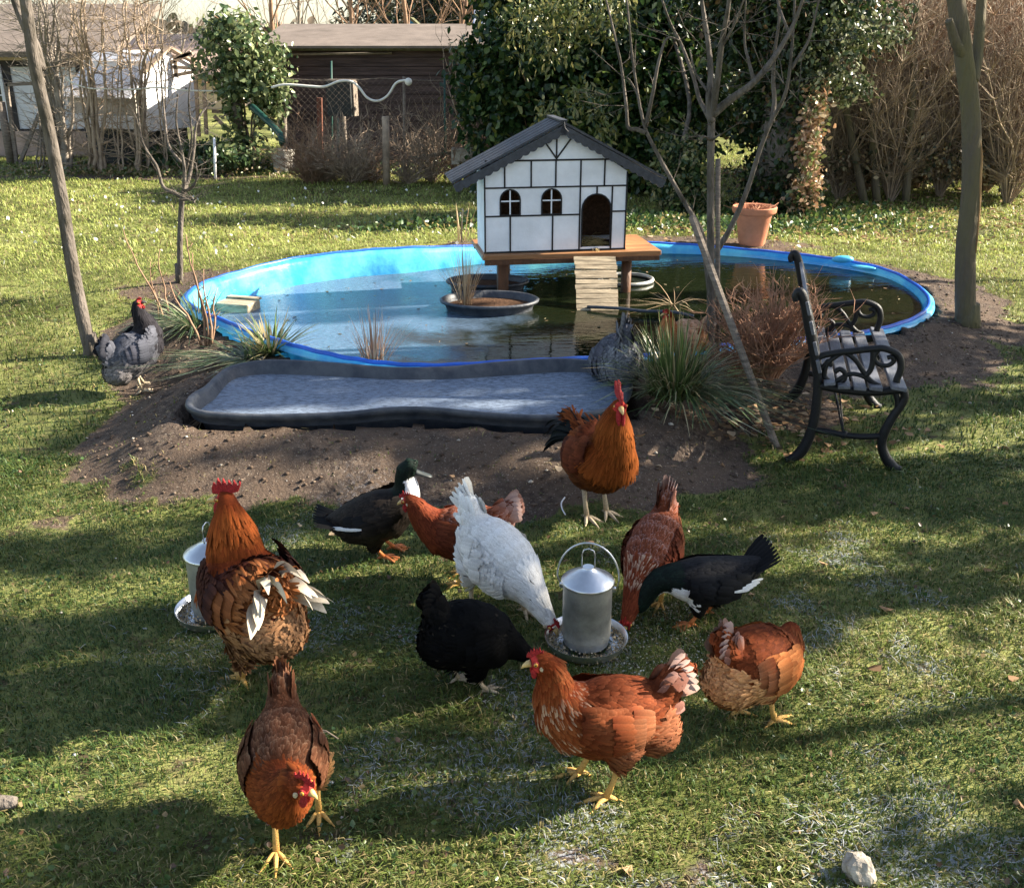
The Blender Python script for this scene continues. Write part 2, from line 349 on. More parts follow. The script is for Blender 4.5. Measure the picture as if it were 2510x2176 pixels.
def ground_mat():
    m=bpy.data.materials.new('lawn_and_soil'); m.use_nodes=True; n=m.node_tree;N=n.nodes;L=n.links;b=N['Principled BSDF']
    b.inputs['Roughness'].default_value=.95;b.inputs['Specular IOR Level'].default_value=.12
    tc=N.new('ShaderNodeTexCoord'); a=N.new('ShaderNodeAttribute');a.attribute_name='col'; sp=N.new('ShaderNodeSeparateColor');L.new(a.outputs['Color'],sp.inputs[0])
    def noi(s,d=6,r=.6):
        t=N.new('ShaderNodeTexNoise');t.inputs['Scale'].default_value=s;t.inputs['Detail'].default_value=d;t.inputs['Roughness'].default_value=r;L.new(tc.outputs['Object'],t.inputs['Vector']);return t.outputs[0]
    def rng_(x,a_,b_,c=0,d=1):
        q=N.new('ShaderNodeMapRange');q.inputs[1].default_value=a_;q.inputs[2].default_value=b_;q.inputs[3].default_value=c;q.inputs[4].default_value=d;L.new(x,q.inputs[0]);return q.outputs[0]
    def mix(f,c1,c2):
        q=N.new('ShaderNodeMix');q.data_type='RGBA'
        L.new(f,q.inputs[0])
        for k,c in((6,c1),(7,c2)):
            if isinstance(c,tuple):q.inputs[k].default_value=(*c,1)
            else:L.new(c,q.inputs[k])
        return q.outputs[2]
    soil=mix(rng_(noi(28),.4,.62),(.05,.037,.031),(.14,.105,.08)); soil=mix(rng_(noi(3),.4,.6),soil,(.12,.085,.062)); soil=mix(rng_(noi(120,3),.62,.68),soil,(.32,.27,.22))
    gr=mix(rng_(noi(40),.35,.65),(.035,.05,.015),(.13,.14,.04)); gr=mix(rng_(noi(1.1),.42,.6),gr,(.26,.27,.09)); gr=mix(rng_(noi(9),.56,.66),gr,(.1,.075,.045))
    ad=N.new('ShaderNodeMath');ad.operation='ADD';L.new(sp.outputs[0],ad.inputs[0]);L.new(rng_(noi(14),.2,.8,-.35,.35),ad.inputs[1])
    c=mix(rng_(ad.outputs[0],.38,.6),gr,soil)
    mu=N.new('ShaderNodeMath');mu.operation='MULTIPLY';L.new(sp.outputs[1],mu.inputs[0]);L.new(rng_(noi(70,4),.5,.6),mu.inputs[1])
    c=mix(mu.outputs[0],c,(.42,.45,.5))
    L.new(c,b.inputs['Base Color'])
    bp=N.new('ShaderNodeBump');bp.inputs['Strength'].default_value=.9;bp.inputs['Distance'].default_value=.02;L.new(noi(45,8,.7),bp.inputs['Height']);L.new(bp.outputs[0],b.inputs['Normal'])
    return m
M['ground']=ground_mat()
g=npmesh('ground',np.stack([GX,GY,GZm],-1).reshape(-1,3),Fq,C,'ground'); tag(g,kind='structure')
# ---- grass blades (stuff)
def grass(n,y0,y1,Lb,Wb,seed,straw=.16,yel=.3,name='grass'):
    r=np.random.default_rng(seed)
    Y=y0+(y1-y0)*r.random(n)**.8; half=Y*.56+.35; X=(r.random(n)*2-1)*half
    ok=(np.abs(X)<8.9); X,Y=X[ok],Y[ok]
    dp=bil(DP,X,Y);dt=bil(DT,X,Y); s=soilmask(X,Y,dp,dt)
    keep=(np.minimum(dp-.07,dt-.06)>0)&(r.random(len(X))>sst(.25,.8,s)*.97)
    X,Y,s=X[keep],Y[keep],s[keep]; n=len(X); Z=bil(HZ,X,Y)
    cl=fbm(X*5,Y*5,3)
    L=Lb*(.45+.9*r.random(n))*(.55+1.0*cl)*(1-.35*s); W=Wb*(.7+.6*r.random(n))
    th=r.random(n)*6.283; lean=.35+1.15*r.random(n); wind=fbm(X*3+40,Y*3,2)*6.283*2
    dx=np.cos(th)*.8+np.cos(wind)*.3; dy=np.sin(th)*.8+np.sin(wind)*.3
    px=-dy/np.hypot(dx,dy); py=dx/np.hypot(dx,dy)
    b=np.stack([X,Y,Z-.004],1); D=np.stack([dx,dy,np.zeros(n)],1); Pp=np.stack([px,py,np.zeros(n)],1)
    up=np.array([0,0,1.])
    mid=b+D*(L*lean*.28)[:,None]+up*(L*.55)[:,None]; tip=b+D*(L*lean*.95)[:,None]+up*(L*(.95-.38*lean))[:,None]
    w=Pp*W[:,None]*.5
    V=np.stack([b-w,b+w,mid+w*.9,mid-w*.9,tip+w*.18,tip-w*.18],1).reshape(-1,3)
    i=np.arange(n)[:,None]*6; Fq=np.concatenate([i+np.array([[0,1,2,3]]),i+np.array([[3,2,4,5]])],0)
    patch=sst(.40,.62,fbm(X*.9+2,Y*.9+7,3)); far=sst(5.5,9,Y)  # far blades turn paler and yellower, standing for sunlit lawn
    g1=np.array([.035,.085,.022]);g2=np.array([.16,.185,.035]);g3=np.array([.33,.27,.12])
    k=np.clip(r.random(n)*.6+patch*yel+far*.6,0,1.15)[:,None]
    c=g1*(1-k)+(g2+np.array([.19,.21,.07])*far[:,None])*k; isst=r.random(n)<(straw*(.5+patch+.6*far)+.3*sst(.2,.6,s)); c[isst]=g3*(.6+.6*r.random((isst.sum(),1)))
    c*=(.75+.5*r.random((n,1)))
    fr=sst(.53,.62,fbm(X*3.1+3,Y*3.1+8)*.75+fbm(X*12,Y*12,2)*.35)*(1-sst(3.3,4.2,Y))*sst(-1.8,.8,X+.4*(Y-2))
    frm=r.random(n)<fr*.34
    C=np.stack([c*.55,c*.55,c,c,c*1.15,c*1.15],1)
    fc=np.array([.6,.64,.72])
    C[frm,3:]=fc*(.45+.4*r.random((frm.sum(),1,1)))
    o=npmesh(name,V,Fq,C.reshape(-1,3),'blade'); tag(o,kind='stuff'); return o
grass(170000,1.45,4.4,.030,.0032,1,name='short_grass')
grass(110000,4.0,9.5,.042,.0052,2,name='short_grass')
grass(120000,9,19.5,.06,.011,3,name='short_grass')
# low broad leaves and moss in the turf (stuff)
r=np.random.default_rng(44);n=14000;Y=1.5+6*r.random(n);X=(r.random(n)*2-1)*(Y*.56+.3);kk=(fbm(X*4+3,Y*4,3)>.47)&(np.minimum(bil(DP,X,Y),bil(DT,X,Y))>.08)&(soilmask(X,Y,bil(DP,X,Y),bil(DT,X,Y))<.7);X,Y=X[kk],Y[kk];n=len(X)
V,Fq,C=leaves(np.stack([X,Y,bil(HZ,X,Y)+.008+.012*r.random(n)],1),np.full(n,.015),pick([(.04,.08,.02),(.09,.13,.03),(.2,.15,.08),(.12,.07,.04)],[4,3,1,1],n,r),up=0,aspect=.8,seed=9);tag(npmesh('lawn_weeds_foliage',V,Fq,C,'leafv'),kind='stuff')
# ---- pool liner and rim
def ring_surface(rings,name,m,parent=None,close=False,smooth=True):
    n=len(rings[0]);mb=MB()
    vs=[v for r_ in rings for v in r_]
    fs=[(i*n+k,i*n+(k+1)%n,(i+1)*n+(k+1)%n,(i+1)*n+k) for i in range(len(rings)-1) for k in range(n)]
    if close: fs.append(tuple((len(rings)-1)*n+k for k in range(n)))
    mb.add(vs,fs); return mb.build(name,m,parent,smooth)
pc=sum(POOL,Vector())/len(POOL)
pool=thing('garden_pool','large blue rimmed pool set in the garden with the duck house above it','pool',(pc.x,pc.y,0))
def L_(p,o): return p-o.location
rr=[]
for k,(d,z) in enumerate([(.055,-.02),(.05,0),(.0,.006),(-.02,-.03),(-.03,-.12),(-.035,-.25),(-.04,-.7)]):
    ring=offs(POOL,d)
    rr.append([L_(Vector((p.x,p.y,rimz(p.x)+z+(0.006*math.sin(i*.23)+.002*math.sin(i*1.3) if 0<k<5 else 0))),pool)+Vector((.010*math.sin(i*.53)+.004*math.sin(i*1.7),.010*math.cos(i*.41),0))*(1 if k in(4,5) else 0) for i,p in enumerate(ring)])
ring_surface(rr,'liner','blue',pool)
mb=MB(); rim=offs(POOL,.015); rim=[L_(Vector((p.x,p.y,rimz(p.x)+.008+.006*math.sin(i*.23)+.002*math.sin(i*1.3))),pool) for i,p in enumerate(rim)]
mb.tube(rim+[rim[0]],.014,8,cap=False); mb.build('rim','bluerim',pool)
sr=[[L_(Vector((p.x,p.y,z)),pool) for p in offs(POOL,d)] for d,z in((-.031,WATER_Z-.01),(-.0295,WATER_Z+.012),(-.026,WATER_Z+.022))]
# folded liner lump on the far right rim
fp=GZ(2065,640,.15); mb=MB(); mb.ell(L_(fp+Vector((0,0,.015)),pool),(.09,.03,.03),seg=14)
mb.ell(L_(fp+Vector((.14,-.1,-.03)),pool),(.10,.03,.015),Matrix.Rotation(R(-32),3,'Z'),seg=14); mb.build('liner_fold','blue',pool)
# outer face visible at the near right rim
wat=offs(POOL,-.03)
def water_mat(name,icefn,dark,ice):
    m=bpy.data.materials.new(name);m.use_nodes=True;n=m.node_tree;N=n.nodes;L=n.links;b=N['Principled BSDF'];tc=N.new('ShaderNodeTexCoord')
    def noi(s,d=4,sc_=None,r=.55):
        t=N.new('ShaderNodeTexNoise');t.inputs['Scale'].default_value=s;t.inputs['Detail'].default_value=d;t.inputs['Roughness'].default_value=r
        if sc_:
            mp=N.new('ShaderNodeMapping');mp.inputs['Scale'].default_value=sc_;L.new(tc.outputs['Object'],mp.inputs[0]);L.new(mp.outputs[0],t.inputs['Vector'])
        else:L.new(tc.outputs['Object'],t.inputs['Vector'])
        return t.outputs[0]
    def rg(x,a,b_,c=0,d=1):
        q=N.new('ShaderNodeMapRange');q.interpolation_type='SMOOTHSTEP';q.inputs[1].default_value=a;q.inputs[2].default_value=b_;q.inputs[3].default_value=c;q.inputs[4].default_value=d;L.new(x,q.inputs[0]);return q.outputs[0]
    sx=N.new('ShaderNodeSeparateXYZ');L.new(tc.outputs['Object'],sx.inputs[0])
    ad=N.new('ShaderNodeMath');ad.operation='ADD';L.new(sx.outputs[0],ad.inputs[0]);L.new(rg(noi(2.2),.3,.7,-.45,.45),ad.inputs[1])
    icef=rg(ad.outputs[0],icefn[0],icefn[1],1,0)
    c=N.new('ShaderNodeMix');c.data_type='RGBA';L.new(icef,c.inputs[0]);c.inputs[6].default_value=(*dark,1)
    ic=N.new('ShaderNodeMix');ic.data_type='RGBA';L.new(rg(noi(26,7,(1,3.5,1),.75),.38,.62),ic.inputs[0]);ic.inputs[6].default_value=(*[k*.45 for k in ice],1);ic.inputs[7].default_value=(*ice,1)
    L.new(ic.outputs[2],c.inputs[7]);L.new(c.outputs[2],b.inputs['Base Color'])
    rf=N.new('ShaderNodeMath');rf.operation='MULTIPLY_ADD';L.new(icef,rf.inputs[0]);rf.inputs[1].default_value=.16;rf.inputs[2].default_value=.008;L.new(rf.outputs[0],b.inputs['Roughness'])
    b.inputs['IOR'].default_value=1.33;b.inputs['Specular IOR Level'].default_value=.5
    b1=N.new('ShaderNodeBump');b1.inputs['Strength'].default_value=.5;b1.inputs['Distance'].default_value=.006;L.new(noi(11,3,(.55,1.6,1)),b1.inputs['Height'])
    b2=N.new('ShaderNodeBump');b2.inputs['Distance'].default_value=.006;L.new(icef,b2.inputs['Strength']);L.new(noi(40,6,(1,2.5,1),.7),b2.inputs['Height']);L.new(b1.outputs[0],b2.inputs['Normal']);L.new(b2.outputs[0],b.inputs['Normal'])
    return m
M['water']=water_mat('pool_water_surface',(-1.0,.1),(.007,.010,.004),(.13,.2,.3))
M['water2']=water_mat('tray_ice_surface',(6,7),(.02,.03,.03),(.24,.3,.4))  # tray ice colour also carries the sky's reflection
mb=MB();mb.add([Vector((p.x,p.y,WATER_Z)) for p in wat],[tuple(range(len(wat)))]);wo_=mb.build('pool_water','water',smooth=False);tag(wo_,kind='structure')
r=np.random.default_rng(70);n=260;X=-2.6+5.4*r.random(n);Y=5.9+3.4*r.random(n);k=inside_dist(X,Y,POOL[::2])<-.12;X,Y=X[k],Y[k];n=len(X)
V,Fq,C=leaves(np.stack([X,Y,np.full(n,WATER_Z+.003)],1),np.full(n,.035),pick([(.2,.13,.07),(.1,.08,.04),(.3,.25,.15)],[3,2,1],n,r),up=0,fold=.2,seed=4);V[:,2]=WATER_Z+.002+(V[:,2]-WATER_Z)*.12
tag(npmesh('floating_leaves',V,Fq,C,'deadv'),kind='stuff')
# ---- tray pond
tcn=sum(TRAY,Vector())/len(TRAY)
tray=thing('tray_pond','shallow black preformed pond tray of thin ice lying on the soil bank','pond',(tcn.x,tcn.y,0))
rings=[]
for d,z in [(-.01,-.06),(.0,-.03),(.012,-.022),(.016,-.004),(.011,.004),(0,.005),(-.012,.002),(-.02,-.012),(-.045,-.07),(-.08,-.2)]:
    rings.append([L_(Vector((p.x,p.y,TRAY_Z+z+.006*math.sin(i*.21))),tray) for i,p in enumerate(offs(TRAY,d))])
ring_surface(rings,'shell','blackplastic',tray,close=True)
mb=MB();tw=offs(TRAY,-.036);mb.add([Vector((p.x,p.y,TRAYW_Z)) for p in tw],[tuple(range(len(tw)))]);tag(mb.build('tray_water','water2',smooth=False),kind='structure')
# ---- crumbs and small pebbles, dead leaves, spilled grain
def crumbs(name,n,area,size,cols,wts,seed,m='grain',soil=True):
    r=np.random.default_rng(seed); X=area[0]+(area[1]-area[0])*r.random(n);Y=area[2]+(area[3]-area[2])*r.random(n)
    dp=bil(DP,X,Y);dt=bil(DT,X,Y);k=(np.minimum(dp,dt)>.07)
    if soil:k&=(r.random(n)<soilmask(X,Y,dp,dt)*.95+.05)
    X,Y=X[k],Y[k];n=len(X);Z=bil(HZ,X,Y)
    sz=size*(.3+1.2*r.random(n)**2.5)
    oc=np.array([[1,0,0],[0,1,0],[-1,0,0],[0,-1,0],[0,0,.8],[0,0,-.8]]);V=oc[None]*(1+.5*(r.random((n,6,1))-.5))*sz[:,None,None]*np.stack([.8+.6*r.random(n),.8+.6*r.random(n),.5+.4*r.random(n)],-1)[:,None]
    a=r.random(n)*6.28;ca,sa=np.cos(a)[:,None],np.sin(a)[:,None];V=np.stack([V[...,0]*ca-V[...,1]*sa,V[...,0]*sa+V[...,1]*ca,V[...,2]],-1)
    V+=np.stack([X,Y,Z+sz*.3],-1)[:,None]
    ff=np.array([[0,1,4],[1,2,4],[2,3,4],[3,0,4],[1,0,5],[2,1,5],[3,2,5],[0,3,5]])
    Fq=(np.arange(n)[:,None,None]*6+ff[None]).reshape(-1,3);C=np.repeat(pick(cols,wts,n,r)*(.7+.6*r.random((n,1))),6,0)
    tag(npmesh(name,V.reshape(-1,3),Fq,C,m,smooth=False),kind='stuff')
crumbs('soil_crumbs',22000,(-3.5,5,3.4,9),.0085,[(.1,.07,.05),(.16,.12,.09),(.4,.36,.3)],[8,4,.5],5)
crumbs('pebbles',260,(-2.5,4,1.7,7),.006,[(.5,.47,.42),(.6,.58,.55)],[1,1],6,soil=False)
fp1=G(1436,1590);crumbs('spilled_grain',2600,(fp1.x-.05,fp1.x+.42,fp1.y-.22,fp1.y+.28),.0035,[(.75,.72,.6),(.55,.45,.3)],[3,1],8,soil=False)
def litter(name,n,cx_,cy_,rx,ry,size,seed,cols=((.36,.23,.13),(.25,.15,.08),(.5,.38,.25))):
    r=np.random.default_rng(seed);X=cx_+rx*r.normal(size=n)*.5;Y=cy_+ry*r.normal(size=n)*.5
    k=np.minimum(bil(DP,X,Y),bil(DT,X,Y))>.06;X,Y=X[k],Y[k];n=len(X)
    pos=np.stack([X,Y,bil(HZ,X,Y)+.012+.012*r.random(n)],1)
    V,Fq,C=leaves(pos,np.full(n,size),pick(cols,[3,2,1],n,r),up=0,fold=.8,aspect=.75,seed=seed)
    V[:,2]=np.repeat(pos[:,2],6)+(V[:,2]-np.repeat(pos[:,2],6))*.35
    V[:,2]=np.maximum(V[:,2],bil(HZ,np.clip(V[:,0],-8.9,8.9),V[:,1])+.003)
    tag(npmesh(name,V,Fq,C,'deadv'),kind='stuff')
a=G(1850,1010);litter('dead_leaves',420,a.x,a.y,.75,.6,.05,11)
a=G(1750,560);litter('dead_leaves',900,a.x,a.y,1.6,1.0,.06,12)
a=G(2250,520);litter('dead_leaves',1500,a.x,a.y,3.2,2.5,.06,13)
a=G(2300,425);litter('dead_leaves',1500,a.x,a.y,4,.8,.07,14)
a=G(1500,1250);litter('dead_leaves',60,a.x+.5,a.y-.3,2.2,2.2,.04,15)
a=G(900,400);litter('dead_leaves',700,a.x,a.y,4,.8,.06,16)
# ================================================================ duck house on its platform
phi=R(9)
HA=P(1188,622,7.25)                      # front left corner of the house floor
PZ=HA.z
hroot=thing('duck_house','small white half timbered duck house with a black roof above the pool','duck house',(HA.x,HA.y,HA.z),phi)
s_=7.55/F                                 # metres per photo pixel near the house
Wd=(1528-1188)*s_; Hs=(618-446)*s_*1.06; Hr=(618-341)*s_*1.06; Dp=.40
def wallpoly(): return [(0,0),(Wd,0),(Wd,Hs),(Wd*.53,Hr-.03),(0,Hs)]
def arch(cx_,w_,z0,z1,n=10):
    r_=w_/2;return [(cx_-r_,z0),(cx_+r_,z0)]+[(cx_+r_*math.cos(math.pi*k/n),z1-r_+r_*math.sin(math.pi*k/n)) for k in range(n+1)]
def ux(px): return (px-1188)/(1528-1188)*Wd
def uz(py): return (618-py)*s_*1.06
holes=[arch(ux(1249),47*s_,uz(535),uz(480)),arch(ux(1347),47*s_,uz(535),uz(480)),arch(ux(1455),70*s_,uz(610),uz(493))]
def plate(poly,holes_,y,th,mt,name,parent):
    """wall with openings: built in a bmesh with holes by triangle fill, then thickened"""
    bm=bmesh.new();ed=[]
    for loop in [poly]+holes_:
        vs=[bm.verts.new((a,y,b)) for a,b in loop];
        for i in range(len(vs)): ed.append(bm.edges.new((vs[i],vs[(i+1)%len(vs)])))
    bmesh.ops.triangle_fill(bm,edges=ed,use_beauty=True)
    ex=bmesh.ops.extrude_face_region(bm,geom=bm.faces[:]);bmesh.ops.translate(bm,verts=[v for v in ex['geom'] if isinstance(v,bmesh.types.BMVert)],vec=(0,th,0))
    bmesh.ops.recalc_face_normals(bm,faces=bm.faces[:])
    me=bpy.data.meshes.new(name);bm.to_mesh(me);bm.free();me.materials.append(M[mt]);o=bpy.data.objects.new(name,me);col.objects.link(o);o.parent=parent;return o
def dedup(l):
    out=[]
    for p in l:
        if not out or (abs(p[0]-out[-1][0])+abs(p[1]-out[-1][1])>1e-6): out.append(p)
    if abs(out[0][0]-out[-1][0])+abs(out[0][1]-out[-1][1])<1e-6: out.pop()
    return out
plate(wallpoly(),[dedup(h) for h in holes],0,.016,'white','front_wall',hroot)
bh=[dedup([(Wd*.16,uz(540)),(Wd*.26,uz(540)),(Wd*.26,uz(480)),(Wd*.16,uz(480))])]
plate(wallpoly(),bh,Dp-.016,.016,'white','back_wall',hroot)
b=MB();b.box((.008,Dp/2,Hs/2),(.016,Dp-.036,Hs));b.build('side_wall','white',hroot,False)
b=MB();b.box((Wd-.008,Dp/2,Hs/2),(.016,Dp-.036,Hs));b.build('side_wall','white',hroot,False)
b=MB();b.box((Wd/2,Dp-.022,Hs/2+.03),(Wd-.04,.008,Hs-.02));b.box((Wd/2,Dp/2,.004),(Wd-.036,Dp-.04,.006));b.build('shade_lining','soilpot',hroot,False)  # added brown boards, coloured dark to stand for the shade indoors
# black painted timber lines standing 3 mm proud of the front
b=MB();yy=-.0035;tw_=.011
def ln(x0,z0,x1,z1,t=tw_): b.beam((x0,yy+.001,z0),(x1,yy+.001,z1),t,.005,up=(0,1,0))
zt=[uz(419),uz(476),uz(537)]
ln(-.004,.005,Wd+.004,.005,.014);ln(ux(1190),zt[0],ux(1527),zt[0],.012);ln(0,zt[1],Wd,zt[1]);ln(0,zt[2],ux(1413),zt[2]);ln(ux(1494),uz(532),Wd,uz(532))
ln(.004,0,.004,Hs);ln(Wd-.004,0,Wd-.004,Hs)
for px in(1236,1298,1356,1415,1472): ln(ux(px),zt[0],ux(px),zt[1])
ln(ux(1415),zt[1],ux(1415),0);ln(ux(1455),zt[1],ux(1455),uz(493));ln(ux(1492),zt[1],ux(1492),0)
ln(ux(1249),zt[2],ux(1249),0);ln(ux(1350),zt[2],ux(1350),0)
xm=ux(1357);ln(xm,zt[0],xm,Hr-.04);ln(xm,zt[0]+.01,ux(1325),uz(375));ln(xm,zt[0]+.01,ux(1390),uz(375))
for h in holes:
    hh_=dedup(h);
    for i in range(len(hh_)): 
        a_,c_=hh_[i],hh_[(i+1)%len(hh_)]
        if h is holes[2] and i==0: continue
        ln(a_[0],a_[1],c_[0],c_[1],.009)
b.build('timber_frame','blackpaint',hroot,False)
for k,cxp in enumerate((1249,1347)):
    b=MB();b.box((ux(cxp),.006,uz(508)),(.009,.006,55*s_*1.04));b.box((ux(cxp),.0045,uz(505)),(47*s_,.006,.009));b.build('window_cross','white',hroot,False)
# straw inside
r=np.random.default_rng(3);b=MB()
for i in range(170):
    x=ux(1455)+r.normal()*.05;y=.03+abs(r.normal())*.12;z=.01+.05*r.random()+.04*y;a=r.random()*6.28;l=.05+.09*r.random()
    d=Vector((math.cos(a),math.sin(a),.5*(r.random()-.4)))*l*.5;c0=Vector((x,y,z));c1=c0-d;c2=c0+d
    for q in(c1,c2): q.y=max(q.y,.02);q.z=max(q.z,.006)
    g_=.7+.6*r.random();b.tube([c1,c2],.0016,3,col=(.5*g_,.36*g_,.15*g_))
for i in range(7):
    x=ux(1440)+.06*r.random();b.tube([(x,.01,.02),(x+.01,-.03,.012),(x+.03*r.random(),-.06,-.01-.03*r.random())],.0014,3,col=(.5,.38,.18))
b.build('straw_bedding','straw',hroot)
# roof
ap=Vector((Wd*.53,0,Hr));le=Vector((ux(1112),0,uz(462)));re=Vector((ux(1616),0,uz(462)));y0,y1=-.06,Dp+.03
for a_,c_,nm in((le,ap,'L'),(ap,re,'R')):
    d=(c_-a_);L=d.length;d.normalize();nrm=Vector((-d.z,0,d.x));b=MB()
    rot=Matrix((d,Vector((0,1,0)),nrm)).transposed()
    npk=9
    for k in range(npk):
        yk=y0+(y1-y0)*(k+.5)/npk;b.box((a_+c_)/2+Vector((0,yk,0))+nrm*(.004+.002*(k%2)),(L+(.0 if nm=='L' else .0),(y1-y0)/npk-.001,.016),rot)
    b.build('roof_slope','roofdark',hroot,False)
    # scalloped fascia
    n=int(L/.055);pts=[(0,-.01)];pts+= [(L,-.01)]
    sc_=[]
    for k in range(n*6+1):
        t=L-L*k/(n*6);sc_.append((t,-.06-.012*abs(math.sin(math.pi*k/6))))
    b=MB();b.prism(pts+sc_,.014,a_+Vector((0,y0-.009,0)),d,nrm);b.build('fascia','roofdark',hroot,False)
b=MB();b.beam(ap+Vector((0,y0-.012,.016)),ap+Vector((0,y1,.016)),.05,.012);b.tube([ap+Vector((.0,y0-.018,.012)),ap+Vector((.006,y0-.018,-.03)),ap+Vector((.03,y0-.018,-.055))],.003,5);b.build('ridge','roofdark',hroot,False)
# platform, posts, ramp
proot=thing('platform','varnished board platform on brown posts that carries the duck house','platform',(HA.x,HA.y,PZ),phi)
b=MB();x0,x1=ux(1180),ux(1612);
for k in range(4): b.box(((x0+x1)/2,-.075+.165*(k+.5),-.018),(x1-x0,.162,.034))
o=b.build('deck','plank',proot,False);mo=o.modifiers.new('b','BEVEL');mo.width=.003
b=MB();b.box(((x0+x1)/2,-.07,-.052),(x1-x0-.03,.03,.034));b.box(((x0+x1)/2,.56,-.052),(x1-x0-.03,.03,.034));b.build('joist','post',proot,False)
for px,yo in((1230,-.01),(1533,-.01),(1262,.5),(1515,.5)):
    x=ux(px)+(.0);b=MB()
    if px==1230: b.box((x,yo,-.30),(.075,.075,.49))
    else: b.tube([(x,yo,-.07),(x,yo,-.55)],.037,14)
    b.build('post','post',proot,px!=1230)
rr_=thing('pallet_ramp','weathered slatted ramp leading from the platform down into the water','ramp',(0,0,0))
A=P(1408,642,HA.y-.02);B=P(1508,640,HA.y-.02);Cc=P(1416,770,HA.y-.42);D=P(1516,768,HA.y-.42)
A.z=B.z=PZ-.015
def lerp(a,b_,t): return a*(1-t)+b_*t
ext=1.25
b=MB()
for t in(.2,.8):
    b=MB();b.beam(lerp(A,B,t)+Vector((0,.02,-.02)),lerp(lerp(A,B,t),lerp(Cc,D,t),ext)+Vector((0,.02,-.02)),.03,.02);b.build('rail','palletwood',rr_,False)
r=np.random.default_rng(5)
n=15
for k in range(n):
    b=MB()
    t=(k+.4)/n*ext;a_=lerp(A,Cc,t);c_=lerp(B,D,t);j=r.normal()*.004
    b.beam(a_+Vector((j-.003,0,j)),c_+Vector((j+.004,0,r.normal()*.003)),.036,.009,up=(Cc-A).cross(B-A));b.build('slat','palletwood',rr_,False)
# ================================================================ floating things in the pool
def tub(name,label,px,py,rx,ry,h,matn,group=None,zoff=.0):
    c=GZ(px,py,WATER_Z+.04+zoff);rt=thing(name,label,'planter' if 'ring' not in name else 'ring',(c.x,c.y,WATER_Z))
    b=MB();k=rx
    prof=[(k*.8,-.15),(k*.9,0),(k*.95,h-.02),(k*1.03,h-.018),(k*1.04,h-.004),(k*1.0,h+.003),(k*.95,h-.004),(k*.92,h-.03),(k*.84,-.02)]
    b.lathe(prof,seg=40,sy=ry/rx);b.build('tub',matn,rt)
    b=MB();b.lathe([(0,h*.35),(k*.5,h*.4),(k*.9,h*.33)],seg=30,sy=ry/rx);b.build('soil','soilpot',rt);return rt
t1=tub('reed_tub','black round tub of dry reeds floating in front of the platform','xx' and 1200,742,.33,.24,.07,'blackplastic')
t2=tub('reed_tub','further black tub in the shade behind the dry reed tub',1195,692,.30,.2,.06,'blackplastic')
c=GZ(1535,683,WATER_Z+.02);rt=thing('grey_ring','floating grey ring behind the right hand post','ring',(c.x,c.y,WATER_Z))
rt['label']='pale grey ring floating behind the brown platform post';b=MB();b.tube([Vector((.2*math.cos(a),.19*math.sin(a),.015)) for a in np.linspace(0,6.283,41)],.016,8,cap=False);b.build('hoop','zincm',rt)
rt['name_kind']='ring'
a_=GZ(513,752,WATER_Z+.03);rt=thing('wooden_block','wet wooden block floating at the left end of the pool','block',(GZ(570,757,WATER_Z).x,GZ(570,757,WATER_Z).y,WATER_Z),R(-16))
b=MB();b.box((0,0,.02),(.34,.17,.07));o=b.build('plank','palletwood',rt,False);mo=o.modifiers.new('b','BEVEL');mo.width=.006
b=MB();b.box((0,.085,.063),(.34,.05,.012));o=b.build('batten','palletwood',rt,False)
# pump hose on the right water
b=MB();b.tube(catmull([GZ(1440,752,WATER_Z+.02),GZ(1520,756,WATER_Z+.03),GZ(1570,762,WATER_Z+.03),GZ(1650,765,WATER_Z+.03),GZ(1700,775,WATER_Z+.02)],6),.011,8);tag(b.build('pond_hose','blackplastic'),'thin black hose floating on the water right of the ramp','hose')
# ================================================================ grass tussocks, reeds and dry plants
def tussock(name,label,cat,base,n,L,spread,cols,w_=.006,seed=0,lean=(0,0),droop=.9,m='leafv',group=None,L2=.5,seg=5,rbase=.06):
    r=np.random.default_rng(seed);rt=thing(name,label,cat,tuple(base),group=group)
    az=r.random(n)*6.283;el=np.clip(r.normal(spread,.25,n),.05,1.5);LL=L*(L2+(1-L2)*r.random(n)*1.2)
    p0=np.stack([np.cos(az)*rbase*r.random(n),np.sin(az)*rbase*r.random(n),np.zeros(n)],1)
    h=np.stack([np.cos(az),np.sin(az)],1)*np.sin(el)[:,None]+np.array(lean)[None]*(.6+.6*r.random((n,1)));dz=np.cos(el)
    sd=unit(np.stack([-h[:,1],h[:,0],np.zeros(n)],1));V=[];Cc_=[]
    cc=pick(cols,range(len(cols),0,-1),n,r)*(.7+.6*r.random((n,1)))
    for k in range(seg):
        t=k/(seg-1);hz=h*(LL*t)[:,None]*(1+.25*t);z=LL*t*dz-droop*LL*t*t*.55*np.linalg.norm(h,axis=1)
        c=p0+np.concatenate([hz,z[:,None]],1);c[:,2]=np.maximum(c[:,2],.004)
        ww=w_*(1-.92*t**2.2)*.5*(.7+.6*r.random(n))[:,None] if False else (w_*(1-.92*t**2.2)*.5)*np.ones((n,1))
        V+= [c-sd*ww,c+sd*ww];Cc_+= [cc*(.7+.5*t)]*2
    V=np.stack(V,1).reshape(-1,3);C=np.stack(Cc_,1).reshape(-1,3)
    i=np.arange(n)[:,None,None]*2*seg;Fq=(i+np.array([[2*k,2*k+1,2*k+3,2*k+2] for k in range(seg-1)])[None]).reshape(-1,4)
    npmesh('blades',V,Fq,C,m,rt);return rt
